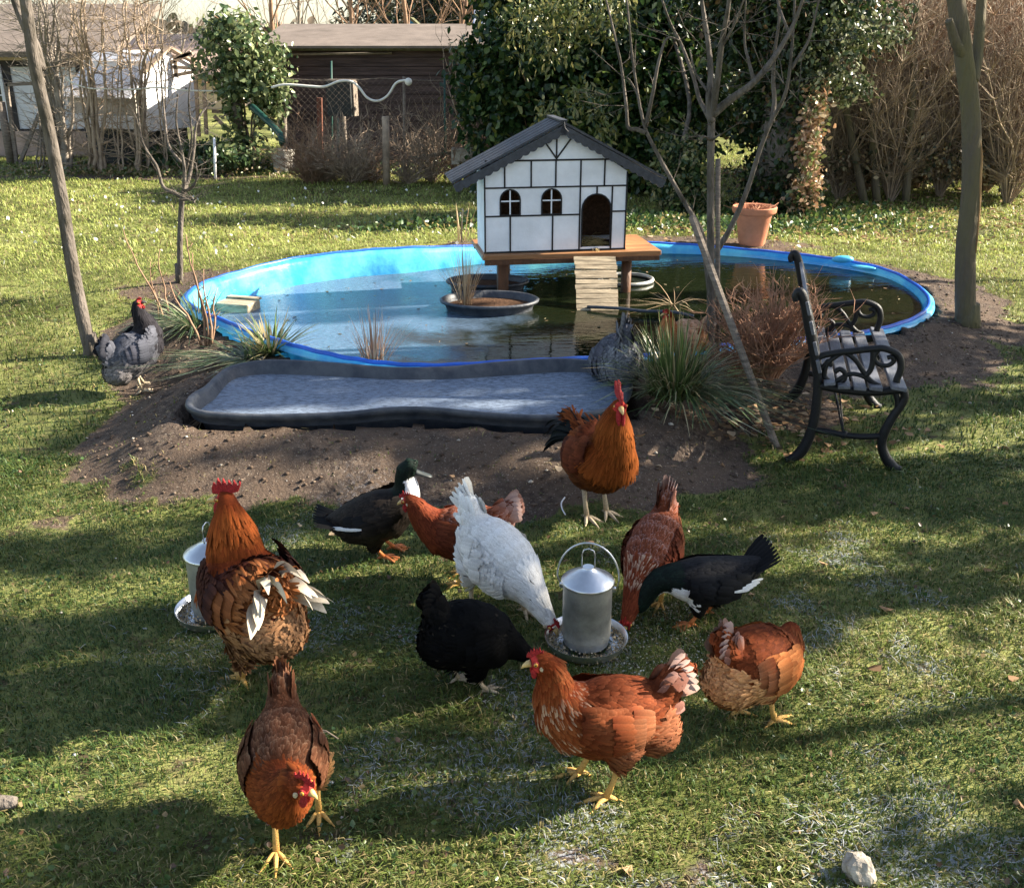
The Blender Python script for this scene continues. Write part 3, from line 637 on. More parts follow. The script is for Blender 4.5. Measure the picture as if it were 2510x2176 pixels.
GRN=[(.07,.11,.035),(.12,.17,.05),(.36,.31,.17),(.3,.24,.12)];DRY=[(.42,.29,.17),(.5,.38,.24),(.3,.19,.11)];GG=[(.07,.12,.06),(.13,.19,.08),(.4,.38,.25)]
b1=GR(1650,972);tussock('grass_clump','big arching green grass clump between the hens and the bench','grass clump',b1,620,.44,.42,GRN,.008,21,lean=(-.05,-.1),rbase=.12,droop=1.3)
tussock('grass_clump','long trailing grass lying flat towards the bench foot','grass clump',GR(1700,965),260,.36,.7,GG,.007,22,lean=(.55,-.5),droop=1.2,rbase=.12)
tussock('grass_clump','arching pale clump at the left end of the pool','grass clump',GR(480,800),260,.34,.8,GG,.008,23,lean=(-.2,-.15),rbase=.12)
tussock('grass_clump','short spiky grass clump behind the tray pond','grass clump',GR(665,866),170,.26,.75,GRN,.013,24,rbase=.07,droop=.5)
tussock('grass_clump','flattened straw coloured clump left of the tray pond','grass clump',GR(600,880),120,.30,1.2,GG,.008,25,lean=(-.6,-.05),rbase=.09)
tussock('grass_clump','small dry tuft at the foot of the soil bank','grass clump',G(510,1035),60,.16,1.0,DRY,.005,26,lean=(0,-.4),rbase=.04,m='straw')
tussock('dry_reeds','short pinkish dry reed stubble at the near pool rim','reeds',GR(918,893),90,.30,.25,[(.5,.3,.2),(.55,.42,.3),(.3,.18,.12)],.006,27,droop=.4,m='straw',rbase=.07)
rt=tussock('dry_reeds','tall thin dry reeds growing in the floating tub','reeds',(t1.location.x-.17,t1.location.y+.0,WATER_Z+.03),70,.5,.16,DRY,.0045,28,droop=.5,m='straw',rbase=.06)
tussock('dry_reeds','bent dry reeds rising from the right side of the water','reeds',GZ(1650,748,WATER_Z),18,.32,.95,DRY,.006,29,lean=(-.2,0),droop=1.4,m='straw',rbase=.05,L2=.8)
tussock('dry_reeds','twin cut reed stalks above the far pool rim','reeds',GR(1130,592),7,.34,.06,DRY,.010,30,droop=.1,m='straw',rbase=.05,L2=.7)
def thinstems(label,px,py,tops,rad,seed,mt='twigd',group='bare stems beside the pool'):
    base=G(px,py);rt=thing('bare_plant',label,'plant',tuple(base),group=group);r=random.Random(seed);b=MB()
    for tx,ty in tops:
        tp=P(tx,ty,base.y+r.uniform(-.1,.1))-base;n=9;pts=[];w0=Vector((r.uniform(-.03,.03),0,0))
        for k in range(n):
            t=k/(n-1);pts.append(w0*(1-t)+tp*t+Vector((.02*math.sin(t*5+r.random()),0,.0)))
        b.tube(pts,[rad*(1-.7*k/(n-1)) for k in range(n)],5)
        for k in range(2,n-1):
            if r.random()<.7:
                d=Vector((r.choice((-1,1))*.03,.01,.03));b.tube([pts[k],pts[k]+d],[rad*.4,rad*.15],4)
    b.build('stems',mt,rt);return rt
thinstems('dark bare stems leaning up left of the pool end',395,800,[(305,560),(375,640),(395,610)],.008,1)
thinstems('dark upright bare stems in front of the floating block',500,850,[(462,575),(478,620),(505,660),(540,705),(420,690)],.009,2)
# brown twiggy dead shrub behind the bench
def twiggy(name,label,cat,base,n,h,spread,rad,mt,seed,sub=6,group=None,lean=(0,0),leaf=None,wob=.12,partname='branches'):
    r=random.Random(seed);rt=thing(name,label,cat,tuple(base),group=group);b=MB()
    for i in range(n):
        a=r.uniform(0,6.283);s_=spread*r.random()**.6;hh=h*r.uniform(.55,1.05);d=Vector((math.cos(a)*s_+lean[0],math.sin(a)*s_+lean[1],1)).normalized()
        p=Vector((math.cos(a)*.1*spread*r.random(),math.sin(a)*.1*spread*r.random(),-.02));pts=[p.copy()];m=6
        for k in range(m):
            d=(d+Vector((r.gauss(0,wob),r.gauss(0,wob),r.gauss(0,wob*.5)+.03))).normalized();p=p+d*hh/m;pts.append(p.copy())
        b.tube(pts,[rad*(1-.8*k/m) for k in range(m+1)],4,cap=False)
        for q in range(sub):
            k=r.randint(1,m);d2=(d+Vector((r.gauss(0,.7),r.gauss(0,.7),r.gauss(0,.4)))).normalized();L=hh*r.uniform(.08,.28)
            e1=pts[k]+d2*L*.5;e2=e1+(d2+Vector((r.gauss(0,.4),r.gauss(0,.4),.2))).normalized()*L*.5
            b.tube([pts[k],e1,e2],[rad*.4,rad*.3,rad*.12],3,cap=False)
    b.build(partname,mt,rt)
    return rt
twiggy('dead_shrub','rusty brown twiggy dead shrub behind the bench','shrub',GR(1880,915),210,.52,.6,.0055,'redtwig',31,sub=11,wob=.25)
twiggy('dead_shrub','low tangle of brown twigs at the near right pool rim','shrub',GR(1790,905),130,.22,1.2,.004,'redtwig',32,sub=9,wob=.35)
# ================================================================ terracotta pot
c=G(1842,600);rt=thing('terracotta_pot','terracotta flower pot with dead stalks on the far bank','flower pot',tuple(c));k=9.6/F
rt.scale=(.95,.95,.80)
b=MB();b.lathe([(.0,0),(29*k,0),(32*k,.03),(42*k,.33),(43*k,.335),(49*k,.345),(52*k,.36),(53*k,.41),(51*k,.42),(46*k,.41),(43*k,.36)],seg=40);b.build('pot','terracotta',rt,autos=35)
b=MB();b.lathe([(0,.36),(44*k,.355)],seg=30);b.build('soil','soilpot',rt)
r=random.Random(4);b=MB()
for i in range(60):
    a=r.random()*6.28;q=r.random()*.14;p=Vector((q*math.cos(a),q*math.sin(a),.36));b.tube([p,p+Vector((r.gauss(0,.07),r.gauss(0,.05),r.uniform(.02,.1)))],.003,3,col=(.35,.16,.09))
b.build('dead_stalks','straw',rt)
# ================================================================ feeders
def feeder(label,px,py,scale,rz=0,handle=True):
    c=G(px,py);rt=thing('poultry_feeder',label,'feeder',(c.x,c.y,c.z+.004),rz,group='galvanised poultry feeders',scale=scale)
    b=MB();b.lathe([(0,.006),(.125,.006),(.14,.012),(.154,.042),(.158,.044),(.157,.038),(.144,.008),(.13,.0),(0,0)],seg=48);b.build('pan','zinc',rt,autos=40)
    b=MB();b.lathe([(.086,.018),(.088,.05),(.092,.053),(.092,.265),(.096,.268),(.096,.274),(.09,.274),(.09,.05),(.084,.018)],seg=48);b.build('hopper','zincm',rt,autos=40)
    b=MB();b.lathe([(.099,.274),(.1,.278),(.096,.284),(.07,.300),(.035,.322),(.022,.331),(.021,.336),(0,.337)],seg=48);b.build('lid','zinc',rt,autos=50)
    b=MB();b.tube([Vector((-.024,0,.33)),Vector((-.024,0,.385)),Vector((-.018,0,.403)),Vector((0,0,.41)),Vector((.018,0,.403)),Vector((.024,0,.385)),Vector((.024,0,.33))],.0022,6);b.build('lid_hook','zinc',rt)
    if handle:
        n=20;b=MB();b.tube([Vector((-.1,0,.25))]+[Vector((.116*math.cos(math.pi-math.pi*k/n),.006,.285+.145*math.sin(math.pi*k/n))) for k in range(n+1)]+[Vector((.106,0,.25))],.0032,8)
        for s in(-1,1): b.ell((s*.098,0,.25),(.01,.006,.013))
        b.build('handle','zinc',rt)
    r=np.random.default_rng(9);n=1500;a=r.random(n)*6.28;q=.094+.052*np.sqrt(r.random(n));z=.012+.012*r.random(n)+.012*(q<.11)
    pos=np.stack([q*np.cos(a),q*np.sin(a),z],1);V,Fq,C=leaves(pos,np.full(n,.008),pick([(.5,.38,.22),(.62,.52,.36),(.25,.2,.13)],[3,2,1],n,r),up=0,fold=.4,aspect=.7,seed=2)
    g_=npmesh('feed_grain',V,Fq,C,'grain',rt);g_['kind']='stuff'
    return rt
feeder('galvanised feeder with arched wire handle between the white hen and the duck',1436,1583,.84,R(-10))
feeder('second galvanised feeder standing behind the cream tailed rooster',532,1510,.84,R(70),handle=False)
# ================================================================ bench
fr=G(1937,1130);ff=G(2188,1152);br_=G(1906,980)
ex=(ff-fr);ex.z=0;Wb=ex.length;ex.normalize();ey=Vector((-ex.y,ex.x,0))
Lb=max(.8,(br_-fr).dot(ey));bz=min(fr.z,ff.z)
br=thing('garden_bench','garden bench with black scrolled iron ends and weathered slats','bench',(fr.x,fr.y,bz),math.atan2(ex.y,ex.x))
SW=Wb/.47
def side(y):
    b=MB()
    def T(pts,rad,n=5,flat=1.5): 
        pp=catmull([Vector((u*SW,y,v)) for u,v in pts],n);
        if not hasattr(rad,'__len__'): rad=[rad]*len(pp)
        else: rad=list(np.interp(np.linspace(0,1,len(pp)),np.linspace(0,1,len(rad)),rad))
        b.tube(pp,[q_*1.22 for q_ in rad],8)
    T([(-.02,0),(.015,.015),(.055,.07),(.08,.15),(.09,.24),(.09,.33),(.085,.40),(.07,.47),(.045,.56),(.015,.66),(-.01,.74),(-.03,.785),(-.045,.79),(-.055,.77),(-.048,.75)],[.02,.022,.018,.017,.018,.02,.017,.014,.012])
    T([(.50,-.0),(.47,.015),(.43,.06),(.405,.12),(.41,.18),(.435,.25),(.465,.31),(.475,.35),(.46,.385)],[.018,.02,.017,.018,.016,.015,.015])
    T([(.43,.37),(.45,.31),(.435,.25)],.010)
    T([(.08,.165),(.16,.158),(.23,.15),(.31,.148),(.41,.16)],.012);b.ell((.23*SW,y,.15),(.02,.018,.02))
    T([(.09,.375),(.2,.362),(.33,.36),(.47,.385)],.016)         # seat rail
    T([(.07,.50),(.10,.515),(.16,.53),(.22,.54),(.30,.555),(.36,.56),(.42,.535),(.44,.48),(.43,.42),(.44,.39)],.0125,6)
    T([(.11,.42),(.115,.47),(.15,.51),(.19,.53),(.24,.50),(.28,.45),(.32,.41),(.36,.39)],.009,6)
    T([(.11,.42),(.13,.40),(.17,.385),(.2,.41),(.2,.44),(.175,.455),(.155,.44)],.0095,6)
    T([(.16,.395),(.22,.435),(.28,.43),(.33,.40),(.36,.385)],.0085,6)
    T([(.31,.555),(.315,.50),(.31,.46),(.29,.43)],.010,5)
    T([(.335,.555),(.32,.52),(.34,.49),(.38,.485),(.405,.505),(.395,.525),(.375,.52)],.0085,6)
    T([(.07,.44),(.09,.45),(.105,.47),(.12,.49),(.135,.48),(.13,.465)],.0075,5)
    o=b.build('iron_end','iron',br);return o
side(0);side(Lb)
b=MB();zs=[.395,.384,.382,.386,.40];us=[.135,.2,.27,.34,.435]
for u,v,wd in zip(us,zs,(.05,.055,.055,.058,.07)):
    b=MB();b.box((u*SW,Lb/2,v+.004),(wd*SW,Lb+.10+(.04 if u>.4 else 0),.018),Matrix.Rotation(R((.27-u)*-45),3,'Y'));o=b.build('seat_slat','slat',br,False);mo=o.modifiers.new('b','BEVEL');mo.width=.003
for u,v in((.062,.47),(.04,.55),(.014,.64),(-.012,.725)):
    b=MB();b.box(((u+.017)*SW,Lb/2,v),(.016,Lb+.08,.06),Matrix.Rotation(R(-17),3,'Y'));o=b.build('back_slat','slat',br,False);mo=o.modifiers.new('b','BEVEL');mo.width=.003
b=MB();b.tube([(.23*SW,0,.15),(.23*SW,Lb,.15)],.006,6);b.tube([(.23*SW,.0,.15),(.2*SW,Lb*.5,.36)],.004,5);b.build('tie_rod','iron',br)
# ================================================================ stones and sticks
c=G(2105,2150);rt=MB();bm=bmesh.new();bmesh.ops.create_icosphere(bm,subdivisions=3,radius=.055)
for v in bm.verts:
    n_=mn.noise(v.co*22)*.02+mn.noise(v.co*60)*.008;v.co=v.co*(1+n_/.055)
me=bpy.data.meshes.new('stone');bm.to_mesh(me);bm.free();me.materials.append(M['stone']);o=bpy.data.objects.new('rough_stone',me);o.location=c+Vector((0,0,.02));o.scale=(.68,.68,.75);col.objects.link(o);tag(o,'pale crumbly stone in the grass at the bottom right','stone')
b=MB();c=G(10,1985);b.tube(catmull([c+Vector((-.14,0,.015)),c+Vector((-.05,.0,.02)),c+Vector((.03,.01,.016))],4),[.02,.022,.024,.022,.021,.022,.02,.018,.014],10);tag(b.build('wood_stick','bark'),'short thick dark stick lying at the left frame edge','stick')
b=MB();b.tube([G(765,1805)+Vector((0,0,.02)),G(800,1810)+Vector((0,0,.025)),G(830,1822)+Vector((0,0,.015))],.0022,5);tag(b.build('thin_twig','twig'),'thin curved twig beside the nearest hen','twig')
b=MB();b.tube(catmull([G(1384,1225)+Vector((0,0,.01)),G(1376,1240)+Vector((0,0,.012)),G(1378,1255)+Vector((0,0,.012)),G(1386,1268)+Vector((0,0,.01))],4),.003,5);tag(b.build('white_feather','white'),'small curled white feather left of the rooster feet','feather')
b=MB();b.ell(G(1360,872)+Vector((0,0,.08)),(.03,.012,.03));tag(b.build('plastic_scrap','white'),'scrap of white plastic on the near pool rim','scrap')
# ================================================================ young trees in the garden
def limb(b,pts,r0,r1,seg=7,n=5,jit=0,rnd=None):
    pp=catmull(pts,n)
    if jit and rnd: pp=[p+Vector((rnd.gauss(0,jit),rnd.gauss(0,jit),0)) if 0<i<len(pp)-1 else p for i,p in enumerate(pp)]
    b.tube(pp,[r0+(r1-r0)*i/(len(pp)-1) for i in range(len(pp))],seg);return pp
def twigs(b,pp,n,L,rad,rnd,up=.5,seg=3,t0=.2,sub=2):
    for i in range(n):
        k=rnd.randint(int(len(pp)*t0),len(pp)-1);d=Vector((rnd.gauss(0,1),rnd.gauss(0,1),rnd.gauss(up,.6))).normalized();l=L*rnd.uniform(.4,1.2)
        e1=pp[k]+d*l*.5;e2=e1+(d+Vector((rnd.gauss(0,.3),rnd.gauss(0,.3),.25))).normalized()*l*.5
        b.tube([pp[k],e1,e2],[rad,rad*.7,rad*.3],seg,cap=False)
        for q in range(sub):
            d2=(d+Vector((rnd.gauss(0,.7),rnd.gauss(0,.7),rnd.gauss(.2,.4)))).normalized();b.tube([e1,e1+d2*l*.4],[rad*.5,rad*.2],3,cap=False)
def tree_from(name,label,cat,base_px,trunk,limbs_,mt,r0,r1,twn=0,twL=.3,twr=.003,seed=0,yoff=0,group=None):
    rnd=random.Random(seed);b0=G(*base_px);Y=b0.y+yoff;rt=thing(name,label,cat,tuple(b0),group=group);b=MB()
    tp=[Vector((0,0,-.05))]+[P(x,y,Y+dy)-b0 for x,y,dy in trunk];pp=limb(b,tp,r0,r1,10)
    # root flare
    b.tube([Vector((0,0,-.04)),Vector((0,0,.05)),Vector((0,0,.14))],[r0*1.5,r0*1.15,r0*.9],10)
    b.build('trunk',mt,rt)
    if limbs_ or twn:
        b=MB()
        for pts,ra,rb in limbs_:
            q=limb(b,[P(x,y,Y+dy)-b0 for x,y,dy in pts],ra,rb,6)
            if twn: twigs(b,q,twn,twL,twr,rnd)
        b.build('limbs',mt,rt)
    return rt
tree_from('young_tree','leaning grey trunk behind the grey hen, forking near the top','tree',(228,872),[(205,790,0),(175,640,0),(150,480,0),(120,320,0),(85,160,-.05),(62,0,-.1),(35,-150,-.15)],
  [([(100,170,0),(85,110,.05),(60,60,.06),(30,-20,.1),(0,-140,.15)],.03,.02)],'bark',.042,.028,seed=1)
tree_from('young_tree','thick mossy trunk standing right of the pool','tree',(2370,795),[(2366,700,0),(2368,600,0),(2380,480,0),(2382,380,0),(2378,260,0),(2365,160,0),(2352,60,0),(2335,-60,0),(2330,-180,0)],
  [([(2385,200,0),(2395,140,.05),(2402,60,.1),(2408,-40,.15),(2415,-160,.2)],.036,.026),([(2372,150,0),(2345,110,-.05),(2332,70,-.08),(2325,50,-.1)],.035,.022)],'barkg',.066,.048,seed=2)
tree_from('fruit_tree','small pruned fruit tree on the sunny lawn at the left','tree',(440,692),[(441,600,0),(445,500,0),(450,470,0)],
  [([(450,485,0),(430,475,.05),(400,458,.08),(385,410,.1),(360,370,.15),(345,330,.18),(338,260,.2)],.018,.004),([(450,475,0),(452,420,-.05),(445,370,-.1),(432,300,-.1),(436,230,-.15)],.016,.004),
   ([(450,472,0),(465,430,.05),(475,370,.1),(480,310,.1),(500,270,.15),(530,250,.2)],.015,.005),([(452,470,0),(475,455,-.1),(482,430,-.15),(480,400,-.2)],.012,.004),([(446,400,0),(415,360,.1),(405,300,.2),(395,200,.2),(380,120,.2)],.012,.003),([(455,420,0),(470,340,-.1),(462,250,-.2),(470,180,-.2)],.012,.003),([(445,490,0),(470,485,-.1),(476,498,-.12)],.014,.006)],'bark',.022,.018,15,.28,.0026,3)
mt_=tree_from('young_tree','slim bare tree growing between the leaning stake and the grass clump','tree',(1742,905),[(1742,800,0),(1742,700,0),(1742,600,0),(1742,500,0),(1742,380,0),(1744,300,0),(1745,275,0)],
  [([(1744,300,0),(1738,240,0),(1742,180,.05),(1735,100,.1),(1720,0,.1),(1710,-100,.15)],.022,.007),([(1745,285,0),(1758,200,-.05),(1770,100,-.1),(1785,20,-.15),(1795,-80,-.2)],.02,.008),([(1746,282,0),(1790,245,.0),(1850,200,0),(1905,130,.05),(1945,60,.1),(1975,-20,.1)],.024,.007),
   ([(1740,290,0),(1715,245,.1),(1700,190,.15),(1670,110,.2),(1640,50,.2),(1610,-40,.2)],.014,.005),([(1735,225,0),(1705,180,.1),(1690,120,.1)],.008,.003),([(1848,200,0),(1835,150,.05),(1825,100,.1),(1828,0,.1)],.011,.004),([(1862,190,0),(1895,170,.0),(1920,205,0)],.006,.003),([(1742,345,0),(1725,335,-.1),(1717,350,-.1)],.008,.004),([(1744,345,0),(1758,335,-.1),(1768,330,-.1)],.007,.004),
   ([(1772,110,-.1),(1800,60,-.15),(1830,-20,-.2)],.008,.003)],'bark',.022,.018,3,.35,.0028,4)
tree_from('young_tree','forked sapling whose two leaning stems rise from the pool rim','tree',(1748,872),[(1745,760,.1),(1735,660,.1),(1728,600,.1)],
  [([(1728,605,.1),(1715,560,.1),(1680,500,.1),(1640,430,.1),(1600,355,.1),(1580,310,.1),(1563,230,.1),(1548,120,.15),(1535,-20,.2)],.017,.005),([(1582,325,.1),(1562,318,.1),(1540,312,.1),(1535,260,.12),(1522,160,.15),(1500,60,.15),(1478,-30,.2)],.014,.005),([(1583,310,.1),(1600,230,.05),(1615,150,.05),(1635,95,.05),(1665,100,.05)],.012,.005),
   ([(1732,650,.1),(1760,610,.05),(1790,560,.05),(1830,470,.05),(1862,370,.05),(1890,300,.05),(1925,230,.0),(1938,150,0),(1945,60,.05),(1950,-40,.1)],.018,.005),([(1892,300,.05),(1898,250,.1),(1895,190,.1),(1900,120,.1),(1910,40,.1),(1900,-60,.1)],.014,.005),([(1938,170,0),(1965,130,0),(1985,90,0),(2010,-10,0)],.011,.005),([(1565,235,.1),(1545,200,.1),(1535,190,.1)],.008,.003),([(1942,95,0),(1925,60,0),(1905,0,.1),(1890,-80,.1)],.009,.004)],'bark',.02,.02,4,.3,.0025,5,yoff=-.05)
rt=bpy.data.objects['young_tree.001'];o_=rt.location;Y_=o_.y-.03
b=MB();pts=catmull([P(2399,330,Y_)-o_,P(2404,380,Y_)-o_,P(2400,440,Y_)-o_,P(2398,520,Y_)-o_,P(2392,620,Y_)-o_],5);b.tube(pts,[.006+.018*math.sin(math.pi*k/(len(pts)-1)) for k in range(len(pts))],7,flat=.6);b.build('bare_wood_lit_strip','rusttan',rt)  # peeled wood; its orange tan also stands for the sunlit edge
# stakes
b0=G(1760,900);b=MB();b.tube([b0+Vector((0,0,-.05)),P(1760,390,b0.y)],.013,8);tag(b.build('tree_stake','woodw'),'thin upright wooden stake beside the slim bare tree','stake')
b0=G(1915,1098);e=P(1695,530,b0.y+.55);b=MB();b.beam(b0+Vector((0,0,-.05)),e,.036,.03);o=b.build('leaning_stake','woodw',smooth=False);tag(o,'thick weathered stake leaning from the bench foot to the forked sapling','stake');mo=o.modifiers.new('b','BEVEL');mo.width=.008
# ================================================================ leafy masses
def cloud(n,centre,rad,r,shell=.55,flat=1):
    d=unit(r.normal(size=(n,3)));q=(shell+(1-shell)*r.random((n,1))**.7)
    return np.array(centre)+d*q*np.array(rad)
def clumps(n,blobs,r,shell=.6,lump=.16,nl=60):
    vol=np.array([b_[3]*b_[4]*b_[5] for b_ in blobs])**.67;out=[]
    for b_,k in zip(blobs,(vol/vol.sum()*n).astype(int)):
        ce=cloud(nl,b_[:3],b_[3:6],r,.55);i=r.integers(0,nl,k);out.append(ce[i]+r.normal(size=(k,3))*lump*np.array(b_[3:6])*.9+r.normal(size=(k,3))*.03)
    return np.concatenate(out)
def pb(px,py,Y,rx,ry,rz,pyscale=None):
    c=P(px,py,Y);return (c.x,c.y,c.z,rx,ry,rz)
def leafy(name,label,cat,base,blobs,n,size,cols,wts,seed,trunk=None,lump=.18,up=.5,part='crown',nl=60,group=None,core=True,tm='bark',aspect=.62):
    r=np.random.default_rng(seed);rt=thing(name,label,cat,tuple(base),group=group);o=np.array(base)
    pos=clumps(n,blobs,r,lump=lump,nl=nl);pos=pos[pos[:,2]>.02]-o
    V,Fq,C=leaves(pos,np.full(len(pos),size),pick(cols,wts,len(pos),r),up=up,seed=seed,aspect=aspect)
    npmesh(part,V,Fq,C,'leafv',rt)
    if core:   # inner branches so the mass is not hollow
        b=MB();rn=random.Random(seed)
        for b_ in blobs:
            for k in range(14):
                a=Vector(b_[:3])-Vector(base);e=a+Vector((rn.uniform(-1,1)*b_[3],rn.uniform(-1,1)*b_[4],rn.uniform(-1,1)*b_[5]))*.9
                s0=Vector((a.x*.5,a.y*.5,max(.0,a.z-b_[5])));b.tube([s0,(s0+e)/2+Vector((0,0,.1)),e],[.03,.02,.006],4,cap=False)
        b.build('branches','twigd',rt)
    if trunk:
        b=MB();limb(b,[Vector(t)-Vector(base) for t in trunk[0]],trunk[1],trunk[2],10);b.build('trunk',tm,rt)
    return rt
IVY=[(.018,.045,.014),(.035,.07,.02),(.10,.14,.03),(.2,.2,.05)]
bb=G(1400,470)
leafy('ivy_bush','huge dark evergreen bush filling the space behind the duck house','bush',(bb.x,bb.y+1.6,bb.z),
 [pb(1240,330,13.6,0.55,.6,0.73),pb(1230,190,13.7,0.61,.6,0.63),pb(1330,110,13.9,0.77,.7,0.63),pb(1420,10,14.1,0.99,.8,0.73),pb(1370,280,13.5,0.83,.7,0.95),pb(1500,200,13.6,0.88,.8,1.05),pb(1560,50,13.9,0.99,.8,0.84),pb(1600,260,13.4,0.77,.7,0.95),pb(1510,370,13.3,0.83,.6,0.53),pb(1640,360,13.2,0.44,.5,0.47),pb(1290,400,13.6,0.44,.5,0.32),pb(1700,160,13.5,0.66,.6,0.84),pb(1360,-10,14.3,0.99,.8,0.42),pb(1620,-20,14.1,1.21,.8,0.42),pb(1380,400,13.5,0.66,.5,0.26)],
 60000,.095,IVY,[5,4,1.6,.5],41,lump=.17,nl=70,tm='bark',trunk=([G(1668,490),P(1660,400,11.6),P(1690,250,12.0),P(1640,60,13.4)],.03,.02))
leafy('ivy_bush','ivy covered stump leaning left of the terracotta pot','bush',G(1660,505),[pb(1665,470,11.2,.22,.25,.25),pb(1648,410,11.4,.18,.22,.3),pb(1690,440,11.2,.16,.2,.35)],3500,.06,[(.03,.06,.02),(.16,.17,.06),(.3,.26,.12)],[4,2,1],42,lump=.3,core=False)
tb_=G(1905,515)
leafy('ivy_tree','broad dark ivy wrapped trunk behind the terracotta pot','tree',tb_,[pb(1900,440,11.3,.30,.3,.35),pb(1920,350,11.35,.28,.28,.4),pb(1930,250,11.4,.3,.3,.4),pb(1925,150,11.5,.42,.4,.45),pb(1950,40,11.6,.7,.6,.5),pb(1880,90,11.6,.5,.5,.5),pb(1900,-10,11.8,.9,.7,.4),pb(1905,490,11.2,.38,.36,.14),pb(1870,300,11.7,.35,.3,.22)],26000,.065,[(.015,.03,.01),(.03,.055,.018),(.09,.12,.035),(.12,.07,.03)],[5,4,1,1],43,lump=.26,nl=60,
 trunk=([tb_,P(1905,420,11.3),P(1925,280,11.4),P(1920,120,11.5),P(1950,-40,11.7)],.27,.2),core=False)
leafy('ivy_vine','sunlit pale dead ivy hanging down beside the dark trunk','vine',G(1985,510),[pb(1985,330,11.0,.10,.1,.32),pb(1980,420,10.95,.10,.1,.35),pb(1968,480,10.9,.14,.12,.14),pb(2000,260,11.1,.12,.1,.2)],1800,.06,[(.45,.27,.16),(.55,.42,.26),(.2,.24,.08)],[3,2,1.5],44,lump=.35,core=False)  # pale tan leaves stand for the lit side of the ivy
leafy('ivy_vine','bright glossy ivy sprays on the right flank of the dark trunk','vine',G(2010,500),[pb(2010,150,11.1,.3,.2,.28),pb(2060,70,11.2,.45,.3,.25),pb(2085,215,11.3,.2,.2,.16),pb(2160,60,11.8,.3,.3,.25)],2600,.055,[(.09,.11,.045),(.24,.25,.14),(.03,.05,.02)],[3,2,2],45,lump=.3,core=False)
leafy('laurel_branch','sunny yellow green spray at the top of the big bush','bush',G(1330,470),[pb(1330,60,11.9,.45,.3,.4),pb(1450,30,11.9,.45,.3,.3),pb(1340,290,11.6,.12,.15,.18),pb(1440,250,11.6,.22,.2,.22),pb(1480,320,11.5,.1,.12,.2)],2000,.08,[(.12,.14,.04),(.24,.22,.08),(.05,.08,.03)],[3,2,2],46,lump=.3,core=False,up=1.2,aspect=.35)  # leaves coloured yellower than the bush to stand for its sunlit top
ib=G(620,400)
leafy('ivy_tree','ivy covered small tree between the pergola and the dark shed','tree',ib,[pb(570,70,15.3,.35,.3,.22),pb(590,120,15.3,.45,.35,.35),pb(560,190,15.3,.35,.3,.25),pb(645,165,15.3,.32,.3,.4),pb(665,210,15.3,.22,.25,.25),pb(590,220,15.3,.3,.3,.2),pb(575,290,15.4,.13,.2,.45),pb(660,270,15.4,.2,.2,.3),pb(600,360,15.3,.35,.3,.12)],4200,.09,[(.06,.10,.04),(.16,.2,.08),(.3,.33,.16)],[3,3,2],47,lump=.36,nl=26,trunk=([ib,P(585,300,15.4),P(580,200,15.4),P(600,60,15.4)],.09,.05))
leafy('low_shrub','low dark green shrubbery at the foot of the ivy tree','shrub',G(560,395),[pb(560,385,15,.3,.3,.1),pb(430,375,15.6,.5,.3,.12),pb(515,370,15.5,.4,.3,.12)],1600,.08,[(.04,.075,.03),(.08,.12,.04)],[3,2],48,lump=.3,core=False)
def ground_ivy(name,label,px,py,rx,ry,n,seed,cols=((.05,.1,.03),(.14,.2,.05),(.3,.24,.1))):
    r=np.random.default_rng(seed);c=G(px,py);X=c.x+rx*r.normal(size=n)*.5;Y=c.y+ry*r.normal(size=n)*.5;k=np.minimum(bil(DP,X,Y),bil(DT,X,Y))>.1;X,Y=X[k],Y[k]
    pos=np.stack([X,Y,bil(HZ,X,Y)+.02+.09*r.random(len(X))**2],1);V,Fq,C=leaves(pos,np.full(len(X),.05),pick(cols,[3,2,1],len(X),r),up=0,seed=seed)
    tag(npmesh(name,V,Fq,C,'leafv'),kind='stuff')
ground_ivy('ground_cover','x',1640,555,1.8,.7,4200,61);ground_ivy('ground_cover','x',1960,540,1.2,.8,3200,62);ground_ivy('ground_cover','x',1120,560,.9,.45,1400,63);ground_ivy('ground_cover','x',950,415,3.5,.8,4500,64);ground_ivy('ground_cover','x',2150,430,3,.8,3500,65,((.05,.08,.03),(.2,.14,.08),(.12,.15,.05)));ground_ivy('ground_cover','x',250,425,3.5,.6,2500,66,((.1,.13,.04),(.2,.15,.08),(.3,.22,.13)))
# ================================================================ bare hedge thicket on the right
THL=['low brown shrub at the left end of the thicket','brown shrub left of the pale slim trunk','front shrub before the slim trunk','tall shrub behind the pale slim trunk','tan shrub just left of the mossy trunk','tan shrub just right of the mossy trunk','front brown shrub near the right frame edge','brown shrub cut by the right frame edge','tall rear shrub behind the mossy trunk','tall rear shrub behind the slim trunks','tall rear shrub at the right end','tall rear shrub at the left end of the thicket']
gx=random.Random(77);k=0
for px,Yd,n,h,ln_ in [(2060,12.6,60,2.4,.05),(2130,13.4,80,2.7,.0),(2190,12.4,60,2.5,.05),(2250,13.6,90,2.8,.05),(2310,12.8,80,2.7,.1),(2420,13.2,90,2.8,.05),(2480,12.2,80,2.6,.0),(2540,12.9,80,2.8,.0),(2360,14.6,90,3.1,0),(2200,15.2,90,3.1,0),(2500,15,90,3.1,0),(2090,15.8,80,3.1,0)]:
    c=P(px,430,Yd);c.z=ter(min(8.9,c.x),c.y) if c.x<8.9 else 0
    lab=['dense bare brown shrub','tall bare shrub of upright stems'][k%2];k+=1
    rt=twiggy('bare_shrub',THL[k-1],'shrub',c,n,h,.22,.011,'twig' if k%2 else 'twigd',100+k,sub=26,group='bare shrubs of the thicket',wob=.2)
r=np.random.default_rng(91)
c=G(2250,432)
